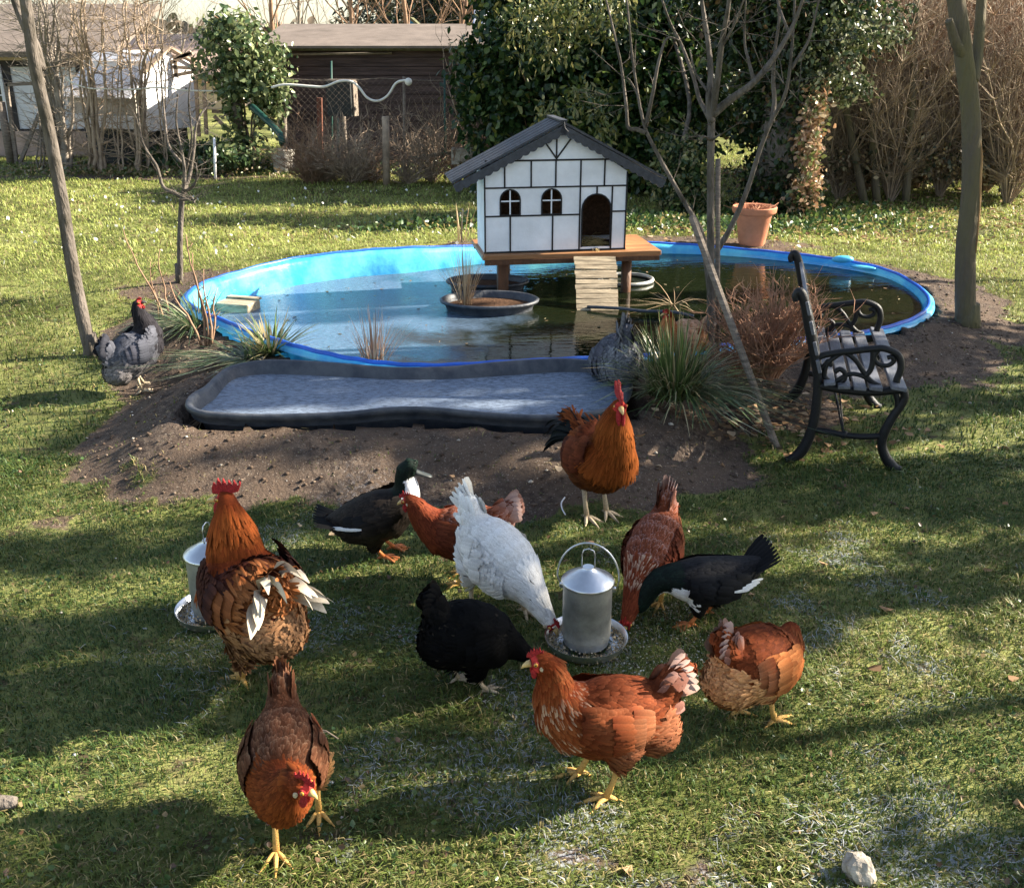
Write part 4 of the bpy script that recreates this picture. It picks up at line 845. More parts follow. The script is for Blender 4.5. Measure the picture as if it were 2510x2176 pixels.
leafy('bramble_bank','dark undergrowth of dead leaves along the foot of the thicket','undergrowth',(c.x,c.y+.5,c.z),[pb(px,400-(k%3)*14,12.6+.4*(k%2),.5,.4,.22) for k,px in enumerate(range(2050,2560,60))]+[pb(2120,330,13,.5,.4,.4),pb(2240,300,13.5,.6,.4,.5),pb(2420,330,13.5,.6,.4,.5),pb(2150,200,14,.7,.5,.6),pb(2300,200,14.5,.8,.5,.7),pb(2480,200,14.5,.8,.5,.7)],20000,.055,[(.05,.06,.03),(.16,.11,.06),(.3,.23,.13),(.42,.37,.25)],[2.5,3,2,1.5],92,lump=.32,core=False)
for px,lab in ((2160,'lit slim trunk rising through the thicket'),(2230,'pale slim trunk in the middle of the thicket'),(2130,'dark leaning trunk in the thicket shade')):
    b0=P(px,430,12.3);b0.z=ter(b0.x,12.3);rt=thing('thin_tree',lab,'tree',tuple(b0));b=MB();dx={2160:(-30,-55),2230:(5,15),2130:(-60,-90)}[px]
    limb(b,[Vector((0,0,-.05)),P(px+dx[0],250,12.3)-b0,P(px+dx[1],60,12.4)-b0,P(px+dx[1]*1.2,-100,12.5)-b0],.05,.03);b.build('trunk','barkg',rt)
# ================================================================ bare saplings on the left
SAP=[(135,420,.05,8,'dark bushy stems right behind the leaning trunk'),(165,422,.05,8,'thick multi stemmed sapling at the gate post'),(225,425,.035,4,'slanting pale sapling in front of the white shed'),(247,424,.04,4,'upright sapling in front of the dark opening'),(338,424,.032,4,'thin double sapling before the shed corner'),(352,421,.035,4,'pair of upright saplings at the shed corner'),(405,424,.02,3,'thin sapling right of the shed corner'),(617,418,.03,3,'pale Y shaped sapling before the ivy tree'),(100,418,.02,3,'weak sapling next to the gate'),(300,424,.018,3,'faint sapling between the shed saplings')]
for k,(px,py,rad,ns,lab) in enumerate(SAP):
    rnd=random.Random(200+k);b0=G(px,py);rt=thing('bare_sapling',lab,'sapling',tuple(b0),group='bare saplings along the lawn edge');b=MB()
    for s in range(ns):
        if k==7: tops=[(617,330),(620,200),(630,90)][s:s+1];tx=[617,590,640][s];ty=[150,130,190][s]
        else: tx=px+rnd.uniform(-75,70)+(-20 if k<3 else 0);ty=rnd.uniform(-120,60)
        e=P(tx,ty,b0.y+rnd.uniform(-.7,.7))-b0;m=P((px+tx)/2+rnd.uniform(-14,14),(py+ty)/2,b0.y)-b0
        st_=Vector((rnd.uniform(-.06,.06),rnd.uniform(-.06,.06),-.03));q=limb(b,[st_,st_*.8+m*.3+Vector((rnd.uniform(-.05,.05),0,0)),m,(m+e)/2+Vector((rnd.uniform(-.15,.15),0,0)),e],rad*rnd.uniform(.6,1),.006,5,4,.012,rnd)
        twigs(b,q,16 if k!=7 else 5,.75 if k!=7 else .3,.0065,rnd,up=.6,sub=3)
    b.build('stems','twiggrey' if k<2 or k==8 else 'twig',rt)
# ================================================================ background trees
def baretree(label,px,py0,Y,h,r0,seed,mt='twig',n=9,spread=.8,group='bare trees beyond the sheds',dens=1,z0=0):
    rnd=random.Random(seed);b0=P(px,py0,Y);b0.z=z0;r0*=.4;rt=thing('bare_tree',label,'tree',tuple(b0),group=group);b=MB()
    tr=limb(b,[Vector((0,0,-.1)),Vector((rnd.uniform(-.1,.1),0,h*.2)),Vector((rnd.uniform(-.2,.2),0,h*.4))],r0,r0*.7,7);b.build('trunk',mt,rt);b=MB()
    def rec(p,d,L,rad,dep):
        m=4;pts=[p.copy()]
        for i in range(m):
            d=(d+Vector((rnd.gauss(0,.16),rnd.gauss(0,.16),rnd.gauss(.05,.1)))).normalized();p=p+d*L/m;pts.append(p.copy())
        b.tube(pts,[rad*(1-.45*i/m) for i in range(m+1)],5 if dep<2 else 3,cap=False)
        if dep<5:
            for i in range(3):
                k=rnd.randint(1,m);d2=(d+Vector((rnd.gauss(0,.6),rnd.gauss(0,.6),rnd.gauss(.1,.35)))).normalized();rec(pts[k],d2,L*rnd.uniform(.5,.75),rad*.5,dep+1)
    for i in range(n):
        a=i*2.4+rnd.random();k=rnd.randint(len(tr)//3,len(tr)-1);rec(tr[k],Vector((math.cos(a)*spread,math.sin(a)*spread,1)).normalized(),h*rnd.uniform(.3,.45),r0*.3,1)
    b.build('crown',mt,rt)
for k,(px,Y,h,r0,mt,lab) in enumerate([(-40,24,7,.16,'twig','tan bare tree above the half timbered house roof'),(120,27,6.5,.14,'twig','bare tree behind the saplings at the left edge'),(260,28,5.6,.12,'twiggrey','hazy bare tree beyond the white shed'),(470,30,4.6,.1,'twiggrey','low bare tree behind the pergola'),(700,26,7.5,.16,'twig','bare tree forking against the white sky'),(760,30,7.5,.15,'twiggrey','bare tree behind the left half of the shed roof'),(880,24,7,.15,'twig','spreading bare tree above the middle of the shed roof'),(1010,24,7,.15,'twig','bare tree beside the blue gable'),(1130,22,6.5,.13,'twigd','bare tree in front of the dark conifers'),(2150,22,5,.12,'twig','tall bare tree behind the left part of the thicket'),(2330,21,5,.12,'twig','tall bare tree behind the middle of the thicket'),(2500,22,5,.12,'twigd','tall bare tree behind the right end of the thicket'),(380,34,6,.12,'twiggrey','faint distant bare tree over the shed')]):
    baretree(lab,px,400,Y,h,r0,300+k,'twigd' if mt=='twig' else mt,n=13)
for k,(px,Y,h,lab) in enumerate([(1060,34,6.8,'dark conifer left of the grey gable roof'),(1180,36,8.0,'dark conifer behind the corrugated sheet'),(960,38,6.2,'dark evergreen beyond the bare branches'),(1290,34,8.5,'tall dark evergreen behind the big bush'),(2050,24,4.5,'dark evergreen behind the ivy wrapped trunk'),(1800,26,5,'dark evergreen between the bush and the ivy trunk')]):
    c=P(px,300,Y);c.z=0;leafy('conifer',lab,'tree',c,[(c.x,c.y,h*t,(1.9-1.5*t)*1.1,(1.9-1.5*t),h*.16) for t in(.2,.4,.6,.78,.93)],7000,.22,[(.018,.03,.016),(.035,.05,.025)],[2,1],400+k,lump=.3,aspect=.3,trunk=([c,c+Vector((0,0,h*.9))],.2,.05))
# far green field hedge
r=np.random.default_rng(5);n=16000;X=-45+90*r.random(n);Y=42+3*r.random(n);hh=1.6+1.2*fbm(X*.3,Y*0)+.5*r.random(n);Z=hh*r.random(n)
V,Fq,C=leaves(np.stack([X,Y,Z],1),np.full(n,.5),pick([(.12,.1,.07),(.17,.13,.09),(.06,.07,.04)],[3,2,1],n,r),up=0,seed=8);tag(npmesh('distant_hedgerow_foliage',V,Fq,C,'leafv'),kind='stuff')
# ================================================================ dark shed
YS=16.2
def box_between(b,xa,xb,ya,yb,za,zb): b.box(((xa+xb)/2,(ya+yb)/2,(za+zb)/2),(xb-xa,yb-ya,zb-za))
sa=P(690,400,YS);sb=P(1262,400,YS);ez=P(950,118,YS).z;rz_=P(950,72,YS+1.9).z
sh=thing('wooden_shed','long dark board shed with a grey felt roof at the back of the lawn','shed',(sa.x,YS,0));Ls=sb.x-sa.x+.35
b=MB();nb=13;zt0=0.0
for k in range(nb):
    z0=ez*(k)/nb;b.box((Ls/2,.0-.004*(k%2),z0+ez/nb/2),(Ls,.03,ez/nb-.008),Matrix.Rotation(R(-3),3,'X'))
b.box((0.015,1.0,ez/2),(.03,1.95,ez));b.box((Ls-.015,1.0,ez/2),(.03,1.95,ez));b.box((Ls/2,1.97,ez/2+.1),(Ls,.03,ez+.2));b.build('board_wall','darkwood',sh,False)
b=MB();sl=math.atan2(rz_-ez,1.9);Lr=math.hypot(rz_-ez,1.9)+.35;rot=Matrix.Rotation(sl,3,'X');
b.box((Ls/2+.0,.8,ez+.06+(rz_-ez)*.42),(Ls+.45,Lr,.035),rot);b.build('felt_roof','felt',sh,False)
b=MB();ye=-.36;b.box((Ls/2,-.21,ez-.0),(Ls+.45,.02,.07));b.build('mossy_eave','felts',sh,False)
b=MB();b.tube([(.05,-.06,ez-.09),(Ls*.45,-.06,ez-.07)],.018,8);b.build('gutter_batten','twiggrey',sh)
b=MB();b.beam((Ls*.72,.1,ez+.1),(Ls*.70,1.7,rz_+.03),.01,.01);b.beam((Ls*.83,.1,ez+.1),(Ls*.81,1.7,rz_+.03),.01,.01);b.build('roof_seam','felts',sh,False)
# corrugated sheet roof behind
c=P(1265,60,18.5);rt=thing('corrugated_roof','white corrugated sheet roof beyond the right end of the shed','roof',(c.x,c.y,0))
b=MB();n=60;Wc=1.5;vs=[];
for i in range(n+1):
    x=-Wc/2+Wc*i/n;z=.022*math.sin(i*2*math.pi/6)
    vs+= [(x,-.1,c.z-.22+z),(x,1.4,c.z+.25+z),(x,1.4,c.z+.24+z),(x,-.1,c.z-.23+z)]
b.add(vs,[(4*i,4*i+4,4*i+5,4*i+1) for i in range(n)]+[(4*i+3,4*i+2,4*i+6,4*i+7) for i in range(n)]+[(4*i,4*i+3,4*i+7,4*i+4) for i in range(n)]);b.build('sheet','corr',rt)
b=MB();b.box((0,.65,(c.z-.2)/2),(1.3,1.2,c.z-.28));b.build('wall','plinth',rt,False)
# blue gable and grey roof beyond
c=P(1012,62,26);rt=thing('blue_gable','tiny blue painted gable peeping over the shed roof','building',(c.x,c.y,0))
b=MB();zt=P(1012,48,26).z;b.prism([(-.5,0),(.5,0),(.42,zt-.35),(0,zt),(-.42,zt-.35)],.6,(0,0,0),(1,0,0),(0,0,1));b.build('wall','bluehouse',rt,False)
b=MB();b.beam((0,-.35,zt+.02),(.55,-.35,zt-.45),.9,.05,up=(.6,0,1));b.build('roof','felts',rt,False)
c=P(1230,10,40);rt=thing('far_house','far house with a reddish tiled roof beyond the conifers','house',(c.x,c.y,0));zt=P(1230,-10,40).z
b=MB();b.box((0,2,zt/2-.5),(6,4,zt-1));b.build('wall','tan',rt,False);b=MB();b.prism([(-2.4,zt-1.2),(2.4,zt-1.2),(0,zt+1)],7,(0,2,0),(0,1,0),(0,0,1));b.build('roof','plinth',rt,False)
c=P(420,180,30);rt=thing('far_house','distant low house with a faded roof behind the pergola','house',(c.x,c.y,0));zt=P(420,104,30).z
b=MB();b.box((0,2,zt/2-.4),(3.2,4,zt-.8));b.build('wall','tan',rt,False);b=MB();b.box((0,.8,zt-.35),(3.4,3,.1),Matrix.Rotation(R(20),3,'X'));b.build('roof','plinth',rt,False)
# ================================================================ half timbered house and white shed at the left
YH=17.5
c=P(-120,380,YH);hs=thing('timbered_house','half timbered white house at the left edge with a dark glazed window','house',(c.x,YH,0))
def hx_(px): return P(px,300,YH).x-c.x
def hz(py): return P(100,py,YH).z
b=MB();x1=hx_(300);b.box((x1/2,.1,hz(322)/2),(x1,.2,hz(322)));b.build('plinth','plinth',hs,False)
b=MB();b.box((x1/2,.12,(hz(322)+hz(125))/2),(x1,.16,hz(125)-hz(322)));b.box((x1/2,2.5,hz(125)/2),(x1,.1,hz(125)));b.box((x1-.05,1.3,hz(125)/2),(.1,2.3,hz(125)));b.build('wall','render',hs,False)
b=MB();
for px in(32,-60,135,215): b.box((hx_(px),.03,(hz(370)+hz(150))/2),(.16,.03,hz(150)-hz(370)))
b.box((x1/2,.026,hz(322)),(x1,.03,.07));b.box((x1/2,.022,hz(156)),(x1,.03,.10));b.build('timber','beamdark',hs,False)
b=MB();b.box((x1/2,.0,hz(138)),(x1,.08,hz(128)-hz(149)));b.build('eave_board','tan',hs,False)
b=MB();xw=hx_(-25);b.box((xw+.0,.02,(hz(304)+hz(162))/2),(.62,.03,hz(162)-hz(304)));wn=b.build('window','glass',hs,False)
b=MB();zw=(hz(304)+hz(162))/2;hw_=hz(162)-hz(304)
for s in(-1,1): b.box((xw+s*.31,.0,zw),(.05,.05,hw_+.05));b.box((xw,.0,zw+s*hw_/2),(.66,.05,.05))
for k in(-.25,0,.25): b.box((xw,.002,zw+k*hw_),(.6,.03,.02))
b.box((xw,.004,zw),(.02,.03,hw_));b.build('frame','render',wn,False)
b=MB();b.box((x1/2,.9,hz(112)+.25),(x1+.3,2.6,.09),Matrix.Rotation(R(17),3,'X'));b.build('roof','felt',hs,False)
# white coop with sloping lid
c=P(300,385,16.0);ws=thing('white_coop','weathered white coop with a sloping front and a sunlit gable end','coop',(c.x,16.0,0),R(-22))
def wz(py): return P(300,py,16.0).z
Z1,Z2,Z3,Z4=wz(312),wz(282),wz(235),wz(128)
b=MB();b.box((-.1,.7,(Z4+Z1)/2-.05),(1.25,.9,Z4-Z1-.15));b.prism([(-.0,Z1-.05),(1.2,Z1-.05),(1.2,Z4-.22),(.55,Z4+.02),(-.0,Z4-.3)],.05,(.55,0,0),(0,1,0),(0,0,1));b.build('wall','white',ws,False)
b=MB();b.box((-.1,.12,(Z3+Z4)/2-.02),(1.28,1.0,.03),Matrix.Rotation(math.atan2(Z4-Z3,.8),3,'X'));b.build('sloping_lid','white',ws,False)
b=MB();b.box((-.1,-.22,(Z1+Z2)/2),(1.26,.04,Z2-Z1));b.build('front_board','white',ws,False)
b=MB();b.box((-.1,-.16,(Z2+Z3)/2+.02),(1.24,.04,Z3-Z2));b.build('lower_board','concrete',ws,False)
b=MB();b.box((-.1,.5,Z1/2),(1.2,.9,Z1-.06));b.build('shaded_opening','boxblack',ws,False)  # solid block; its near-black colour stands for the opening's shade
b=MB();b.beam((.62,-.05,Z4-.28),(.62,.58,Z4+.06),.12,.03,up=(0,0,1));b.beam((.62,.58,Z4+.06),(.62,1.25,Z4-.2),.12,.03);b.build('barge_board','twig',ws,False)
# pergola frame
def pbeam(b,a,c_,wd=.07): b.beam(a,c_,wd,wd)
c=P(450,350,16.4);pr=thing('timber_frame','open timber frame of pale posts beside the white coop','frame',(c.x,c.y,0));o_=Vector((c.x,c.y,0))
q=lambda x,y,Y=16.4:P(x,y,Y)-o_
for a_,e_ in [((478,172),(488,335)),((498,170),(506,330)),((472,140),(474,175)),((430,150),(432,190))]:
    b=MB();A_,E_=q(*a_),q(*e_);pbeam(b,A_,E_,.05);b.build('post','twig',pr,False)
for a_,e_ in [((405,163),(495,170)),((405,190),(498,172)),((405,162),(468,128)),((425,142),(472,132)),((355,118),(410,160)),((520,273),(560,275)),((525,285),(560,320))]:
    b=MB();pbeam(b,q(*a_),q(*e_),.05);b.build('rail','twig',pr,False)
# gate and posts at far left
c=G(12,405);gt=thing('wire_gate','wooden gate frame with a diagonal brace at the left edge','gate',tuple(c));o_=Vector(c);b=MB()
q=lambda x,y,Y=c.y:P(x,y,Y)-o_
b.tube([q(28,405),q(2,250)],.06,10);b.build('post','woodw',gt);b=MB()
for a_,e_ in [((42,405),(15,205)),((15,208),(82,205)),((50,398),(96,280)),((48,402),(125,402))]: pbeam(b,q(*a_),q(*e_),.05)
b.build('frame','woodw',gt,False)
# ================================================================ fence line clutter in front of the shed
YF=14.6
def post(name,label,cat,px,py0,py1,rad,mt,Y=YF,tilt=0,seg=10,sq=False):
    a_=P(px,py0,Y);a_.z=-.03;e_=P(px+tilt,py1,Y);b=MB()
    if sq: b.beam(a_,e_,rad*2,rad*2)
    else: b.tube([a_,(a_+e_)/2,e_],[rad,rad,rad*.95],seg)
    return tag(b.build(name,mt,smooth=not sq),label,cat)
post('wooden_post','pale split wooden post in front of the dry brambles','post',945,402,286,.05,'twig',13.9)
post('rusty_post','red brown square post left of the dark box','post',783,380,240,.035,'rust',15.2,sq=True)
post('green_post','green metal fence post behind the dark box','post',812,390,150,.014,'greenmetal',14.9)
post('green_post','green metal fence post near the big bush','post',1090,390,176,.016,'greenmetal',14.4)
post('green_post','dark green fence post among the brambles','post',828,395,290,.016,'greenmetal',14.4)
post('fence_post','grey weathered pole holding the pale hose end','post',990,392,188,.02,'woodw',14.4)
post('white_rod','thin white rod at the lawn edge left of the ivy tree','rod',525,415,338,.018,'white',14.6)
post('wooden_post','short pale stick behind the white barrel','post',698,380,288,.03,'woodw',15.4)
b=MB();a_=P(800,200,14.8);e_=P(868,285,14.8);cc=(a_+e_)/2;b.box(cc,(e_.x-a_.x,.12,a_.z-e_.z),Matrix.Rotation(R(-14),3,'Z'));bx=thing('dark_box','dark wooden box fixed high on a post','box',tuple(cc),0)
b.v=[tuple(Vector(v)-cc) for v in b.v];b.build('panel','boxblack',bx,False);b=MB();hw_=(e_.x-a_.x)/2;b.box((.03,-.0,(a_.z-e_.z)/2+.015),(hw_*2.1,.15,.025),Matrix.Rotation(R(-14),3,'Z'));b.box((hw_+.02,.02,0),(.03,.15,a_.z-e_.z),Matrix.Rotation(R(-14),3,'Z'));b.build('frame','woodw',bx,False)
b=MB();b.tube([Vector((0,.2,-.2)),Vector((0,.2,-cc.z-.05))],.03,6);b.build('post','woodw',bx)
hp_=[(665,215),(700,208),(760,212),(795,213),(830,200),(860,200),(880,215),(900,240),(925,248),(950,235),(970,205),(990,198),(1000,200)]
b=MB();b.tube(catmull([P(x,y,14.3) for x,y in hp_],5),.016,7);b.ell(P(1001,201,14.3),(.05,.04,.05));tag(b.build('garden_hose','hose'),'pale hose looping over the dark box to the grey pole','hose')
hp_=[(160,190),(185,205),(215,215),(230,185),(250,150),(255,120)]
b=MB();b.tube(catmull([P(x+60,y,15.2) for x,y in [(100,190),(120,205),(160,217),(200,218),(260,220),(330,215),(400,222),(500,224)]],5),.012,6);tag(b.build('sagging_cable','hose'),'pale cable sagging across the saplings','cable')
c=G(698,424);bl=thing('white_barrel','weathered cream barrel at the lower end of a dark drain pipe','barrel',tuple(c));k=14/F
b=MB();b.lathe([(0,.0),(26*k,0),(28*k,.1),(28*k,.19),(30.5*k,.2),(31*k,.33),(29*k,.335),(29*k,.3),(24*k,.28)],seg=28);b.build('drum','concrete',bl,autos=30)
b=MB();b.tube([P(618,262,14.9)-Vector(c),P(670,310,14.5)-Vector(c),P(688,332,14.2)-Vector(c),P(692,352,14.1)-Vector(c)],.045,8);tag(b.build('drain_pipe','greenmetal'),'dark green drain pipe slanting down into the cream barrel','pipe')
bpy.data.objects['drain_pipe'].location=c
# chain link fence
rt=thing('wire_fence','sagging chain link fence in front of the dark shed','fence',tuple(P(700,392,14.5)));o_=Vector(rt.location);b=MB();xa,xb=P(700,300,14.5).x-o_.x,P(1180,300,14.5).x-o_.x;zt=P(1000,192,14.5).z-o_.z;st_=.085
n=int((xb-xa+zt)/st_)
for i in range(n):
    x0=xa-zt+i*st_
    for s in(0,1):
        p0=Vector((x0,0,0));p1=Vector((x0+zt,0,zt))
        if s: p0=Vector((x0+zt,.004,0));p1=Vector((x0,.004,zt))
        # clip to xa..xb
        d=p1-p0
        ts=sorted([(xa-p0.x)/d.x,(xb-p0.x)/d.x]);t0,t1=max(0,ts[0]),min(1,ts[1])
        if t1>t0: b.tube([p0+d*t0,p0+d*t1],.0013,3,cap=False)
b.tube([Vector((xa+(xb-xa)*k/20,0,zt-.03*math.sin(math.pi*(k%10)/10))) for k in range(21)],.004,4);b.build('mesh','woodw',rt)
b=MB();b.beam(P(1010,388,14.3)-Vector((0,0,.0)),P(1115,374,14.3),.04,.04);tag(b.build('green_rail','greenmetal',smooth=False),'low dark green rail at the foot of the wire fence','rail')
b=MB();b.box(P(1135,382,14.0),(.3,.25,.2));tag(b.build('stone_block','stone',smooth=False),'mossy stone block at the end of the green rail','stone block')
# brambles in front of the shed
k=0
for px,n,h,sp,lab in [(760,120,1.0,.6,'dry bramble right of the cream barrel'),(800,110,.8,.8,'dry bramble under the rusty post'),(865,130,1.0,.7,'dry bramble under the dark box'),(905,100,.6,.9,'low dry bramble left of the split post'),(1000,60,.9,.5,'thin dry stalks behind the split post'),(1060,70,1.25,.3,'tall dry stalks in front of the chain link fence'),(1120,60,1.1,.35,'dry stalks left of the big bush')]:
    c=P(px,395,14.1+.2*(k%2));c.z=ter(c.x,c.y);twiggy('dry_bramble',lab,'bramble',c,n,h,sp,.0065,'twig' if k%3 else 'twigd',500+k,sub=12,group='dry brambles before the shed',wob=.42);k+=1
twiggy('pruned_shrub','pale pruned shrub of upright shoots before the right end of the shed','shrub',P(1130,300,14.3)*1.0,26,1.15,.35,.011,'twig',520,sub=5,wob=.1)
b=MB();a_=P(1150,390,14.3);b.tube([Vector((a_.x,a_.y,0)),P(1150,330,14.3),P(1135,240,14.3),P(1130,195,14.3)],[.035,.03,.025,.02],7);o=b.build('trunk','twig',bpy.data.objects['pruned_shrub']);o.matrix_parent_inverse=Matrix.Translation(-P(1130,300,14.3))
# white little things on lawn: daisies
r=np.random.default_rng(17);n=260;X=-5.5+8*r.random(n);Y=8.5+5*r.random(n);k=bil(DP,X,Y)>.2;X,Y=X[k],Y[k]
V,Fq,C=leaves(np.stack([X,Y,bil(HZ,X,Y)+.035],1),np.full(len(X),.035),np.tile((.8,.8,.75),(len(X),1)),up=0,aspect=.9,seed=3);tag(npmesh('white_daisies',V,Fq,C,'leafv'),kind='stuff')
# ================================================================ trees standing to the right of the view: they shade the foreground
ca_,sa_=math.cos(SUN_AZ),math.sin(SUN_AZ)
def shade_tree(label,X,blobs,seed):
    """blobs: (offset across the sun direction, half width, height, half height)"""
    c=blobs[0][0];y=(c+X*sa_)/ca_;base=(X,y,0);bl=[]
    for c_,hw,z,hz_ in blobs: bl.append((X,(c_+X*sa_)/ca_,z,.4,hw,hz_))
    n=int(sum(620*(b_[4]/.25)*(b_[5]/.6) for b_ in bl))
    leafy('evergreen_tree',label,'tree',base,bl,n,.12,[(.03,.05,.02),(.05,.08,.03)],[1,1],seed,lump=.22,nl=26,trunk=([base,(X,y,1.6),(X+.1,y,3.6)],.05,.03),core=False)
SH=[('evergreen outside the view that shades the bottom right corner',6.5,[(1.5,.26,1.6,.7),(1.42,.3,2.7,.55),(1.35,.3,3.5,.4)]),
 ('slender evergreen outside the view that shades the lower left',6.6,[(2.12,.08,4.45,.45),(2.1,.06,5.1,.2)]),
 ('evergreen outside the view that shades the black hen',6.5,[(2.80,.2,3.35,.5),(2.98,.25,4.5,.6),(3.05,.18,2.5,.35),(2.78,.12,5.2,.2),(2.52,.09,3.75,.45),(2.28,.05,3.7,.35)]),
 ('evergreen outside the view that shades the ground behind the feeder',6.7,[(3.7,.17,4.4,.9),(3.68,.17,3.0,.6),(3.66,.12,2.1,.3),(3.24,.05,3.6,.4),(3.47,.13,2.95,.5)]),
 ('evergreen outside the view that shades the soil bank',6.7,[(4.28,.24,4.0,.6),(4.22,.2,3.0,.35),(4.4,.15,2.2,.4)]),
 ('broad evergreen outside the view that shades the tray pond',7.4,[(5.05,.42,4.5,.9),(5.0,.42,3.2,.6),(5.55,.25,4.2,.9),(5.5,.3,2.6,.7),(5.2,.2,2.0,.5),(6.1,.12,3.6,.6)]),
 ('evergreen outside the view that dapples the pool rim',7.6,[(6.75,.10,3.4,.5),(6.8,.12,4.9,.5)])]
for k,(lab,X,bl) in enumerate(SH): shade_tree(lab,X,bl,600+k)
# ================================================================ birds
def feather_geo(p,f,n,L,W,lift,cb,ct,ce,curl=.12,r=None):
    N=len(p);L=np.broadcast_to(L,(N,));W=np.broadcast_to(W,(N,));lift=np.broadcast_to(lift,(N,))
    s=unit(np.cross(n,f)); ts=[0,.34,.8,1.0]; pw=[.55,1.0,.92,.42]
    V=[];C=[];NN=[]
    for t,w_ in zip(ts,pw):
        c=p+f*(L*t)[:,None]+n*(lift*(.15+t)-curl*L*t*t)[:,None]
        hw=(W*w_*.5)[:,None]
        V+= [c-s*hw-n*hw*.2, c+n*hw*.07, c+s*hw-n*hw*.2]
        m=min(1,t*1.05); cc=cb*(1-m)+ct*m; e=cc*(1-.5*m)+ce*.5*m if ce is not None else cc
        C+= [e,cc if t<1 else e,e]
        nb=n+f*(.10+.25*t);NN+= [unit(nb-s*.28),unit(nb),unit(nb+s*.28)]
    V=np.stack(V,1);C=np.stack(C,1)
    fs=[]
    for i in range(3):
        for j in range(2): fs.append([(i+1)*3+j,(i+1)*3+j+1,i*3+j+1,i*3+j])
    Fq=(np.arange(N)[:,None,None]*12+np.array(fs)[None]).reshape(-1,4)
    return V.reshape(-1,3),Fq,C.reshape(-1,3),np.stack(NN,1).reshape(-1,3)
class Acc:
    def __init__(s): s.V=[];s.F=[];s.C=[];s.N=[];s.n=0
    def add(s,V,F,C,N=None):
        s.N.append(N if N is not None else np.zeros((len(V),3)));s.V.append(V);s.F.append(np.asarray(F)+s.n);s.C.append(C);s.n+=len(V)
    def build(s,name,m,parent): return npmesh(name,np.concatenate(s.V),np.concatenate(s.F),np.concatenate(s.C),m,parent,NN=np.concatenate(s.N))
def fused(mb,voxel=.0065,it=7):
    me=bpy.data.meshes.new('tmp');me.from_pydata(mb.v,[],mb.f);o=bpy.data.objects.new('tmp',me);col.objects.link(o)
    m=o.modifiers.new('r','REMESH');m.mode='VOXEL';m.voxel_size=voxel;m.use_smooth_shade=True
    m2=o.modifiers.new('s','SMOOTH');m2.factor=.6;m2.iterations=it
    dg=bpy.context.evaluated_depsgraph_get();ev=o.evaluated_get(dg);em=ev.to_mesh()
    n=len(em.vertices);V=np.empty(n*3,np.float32);em.vertices.foreach_get('co',V);Nn=np.empty(n*3,np.float32);em.vertices.foreach_get('normal',Nn)
    fs=[tuple(p.vertices) for p in em.polygons];A=sum(p.area for p in em.polygons)
    ev.to_mesh_clear();bpy.data.objects.remove(o);bpy.data.meshes.remove(me)
    q=np.array([f if len(f)==4 else (*f,f[2]) for f in fs if len(f) in(3,4)])
    return V.reshape(-1,3).astype(float),unit(Nn.reshape(-1,3).astype(float)),q,A
c3=lambda *a:np.array(a,float)
def pal(**k): return k
# zone -> (base, tip, edge or None)
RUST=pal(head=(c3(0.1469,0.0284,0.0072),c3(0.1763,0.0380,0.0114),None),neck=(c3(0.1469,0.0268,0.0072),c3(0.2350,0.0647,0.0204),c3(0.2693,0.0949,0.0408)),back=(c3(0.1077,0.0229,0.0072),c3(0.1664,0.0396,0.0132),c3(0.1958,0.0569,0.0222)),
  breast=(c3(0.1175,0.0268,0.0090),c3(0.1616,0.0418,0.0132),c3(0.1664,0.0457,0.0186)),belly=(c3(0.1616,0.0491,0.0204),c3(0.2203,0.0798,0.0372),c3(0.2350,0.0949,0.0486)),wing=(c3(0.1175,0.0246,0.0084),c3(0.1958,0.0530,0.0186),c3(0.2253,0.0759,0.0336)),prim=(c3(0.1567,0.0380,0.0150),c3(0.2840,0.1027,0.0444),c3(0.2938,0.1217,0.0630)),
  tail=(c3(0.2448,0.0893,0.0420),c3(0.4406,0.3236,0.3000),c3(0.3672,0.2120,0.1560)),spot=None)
def vary(p,**k):
    q=dict(p);q.update(k);return q
AMBER=vary(RUST,belly=(c3(0.4253,0.1744,0.0645),c3(0.5670,0.2938,0.1290),c3(0.5873,0.3305,0.1612)),breast=(c3(0.3240,0.1102,0.0322),c3(0.4657,0.1836,0.0605),None),wing=(c3(0.3038,0.0918,0.0282),c3(0.5063,0.1836,0.0605),c3(0.5063,0.2020,0.0806)))
DARKRUST=vary(RUST,neck=(c3(0.1360,0.0280,0.0126),c3(0.1920,0.0455,0.0175),None),head=(c3(0.1600,0.0350,0.0140),c3(0.1920,0.0490,0.0210),None),back=(c3(0.1280,0.0315,0.0126),c3(0.1920,0.0525,0.0210),c3(0.4000,0.2940,0.2800)),breast=(c3(0.1120,0.0245,0.0105),c3(0.1600,0.0385,0.0154),None),wing=(c3(0.1200,0.0280,0.0140),c3(0.1760,0.0490,0.0210),None))
SPECK=vary(RUST,neck=(c3(.12,.026,.008),c3(.22,.055,.013),None),back=(c3(0.0750,0.0264,0.0120),c3(0.1275,0.0495,0.0240),c3(0.3000,0.1848,0.1140)),wing=(c3(0.0750,0.0277,0.0132),c3(0.1275,0.0495,0.0252),c3(0.3000,0.1848,0.1080)),
  breast=(c3(0.1950,0.0660,0.0180),c3(0.3450,0.1584,0.0450),c3(0.3750,0.1980,0.0720)),belly=(c3(0.2250,0.0990,0.0360),c3(0.3750,0.1980,0.0780),c3(0.3750,0.2244,0.1080)),tail=(c3(0.0900,0.0330,0.0180),c3(0.1800,0.0726,0.0360),c3(0.2250,0.1056,0.0600)))
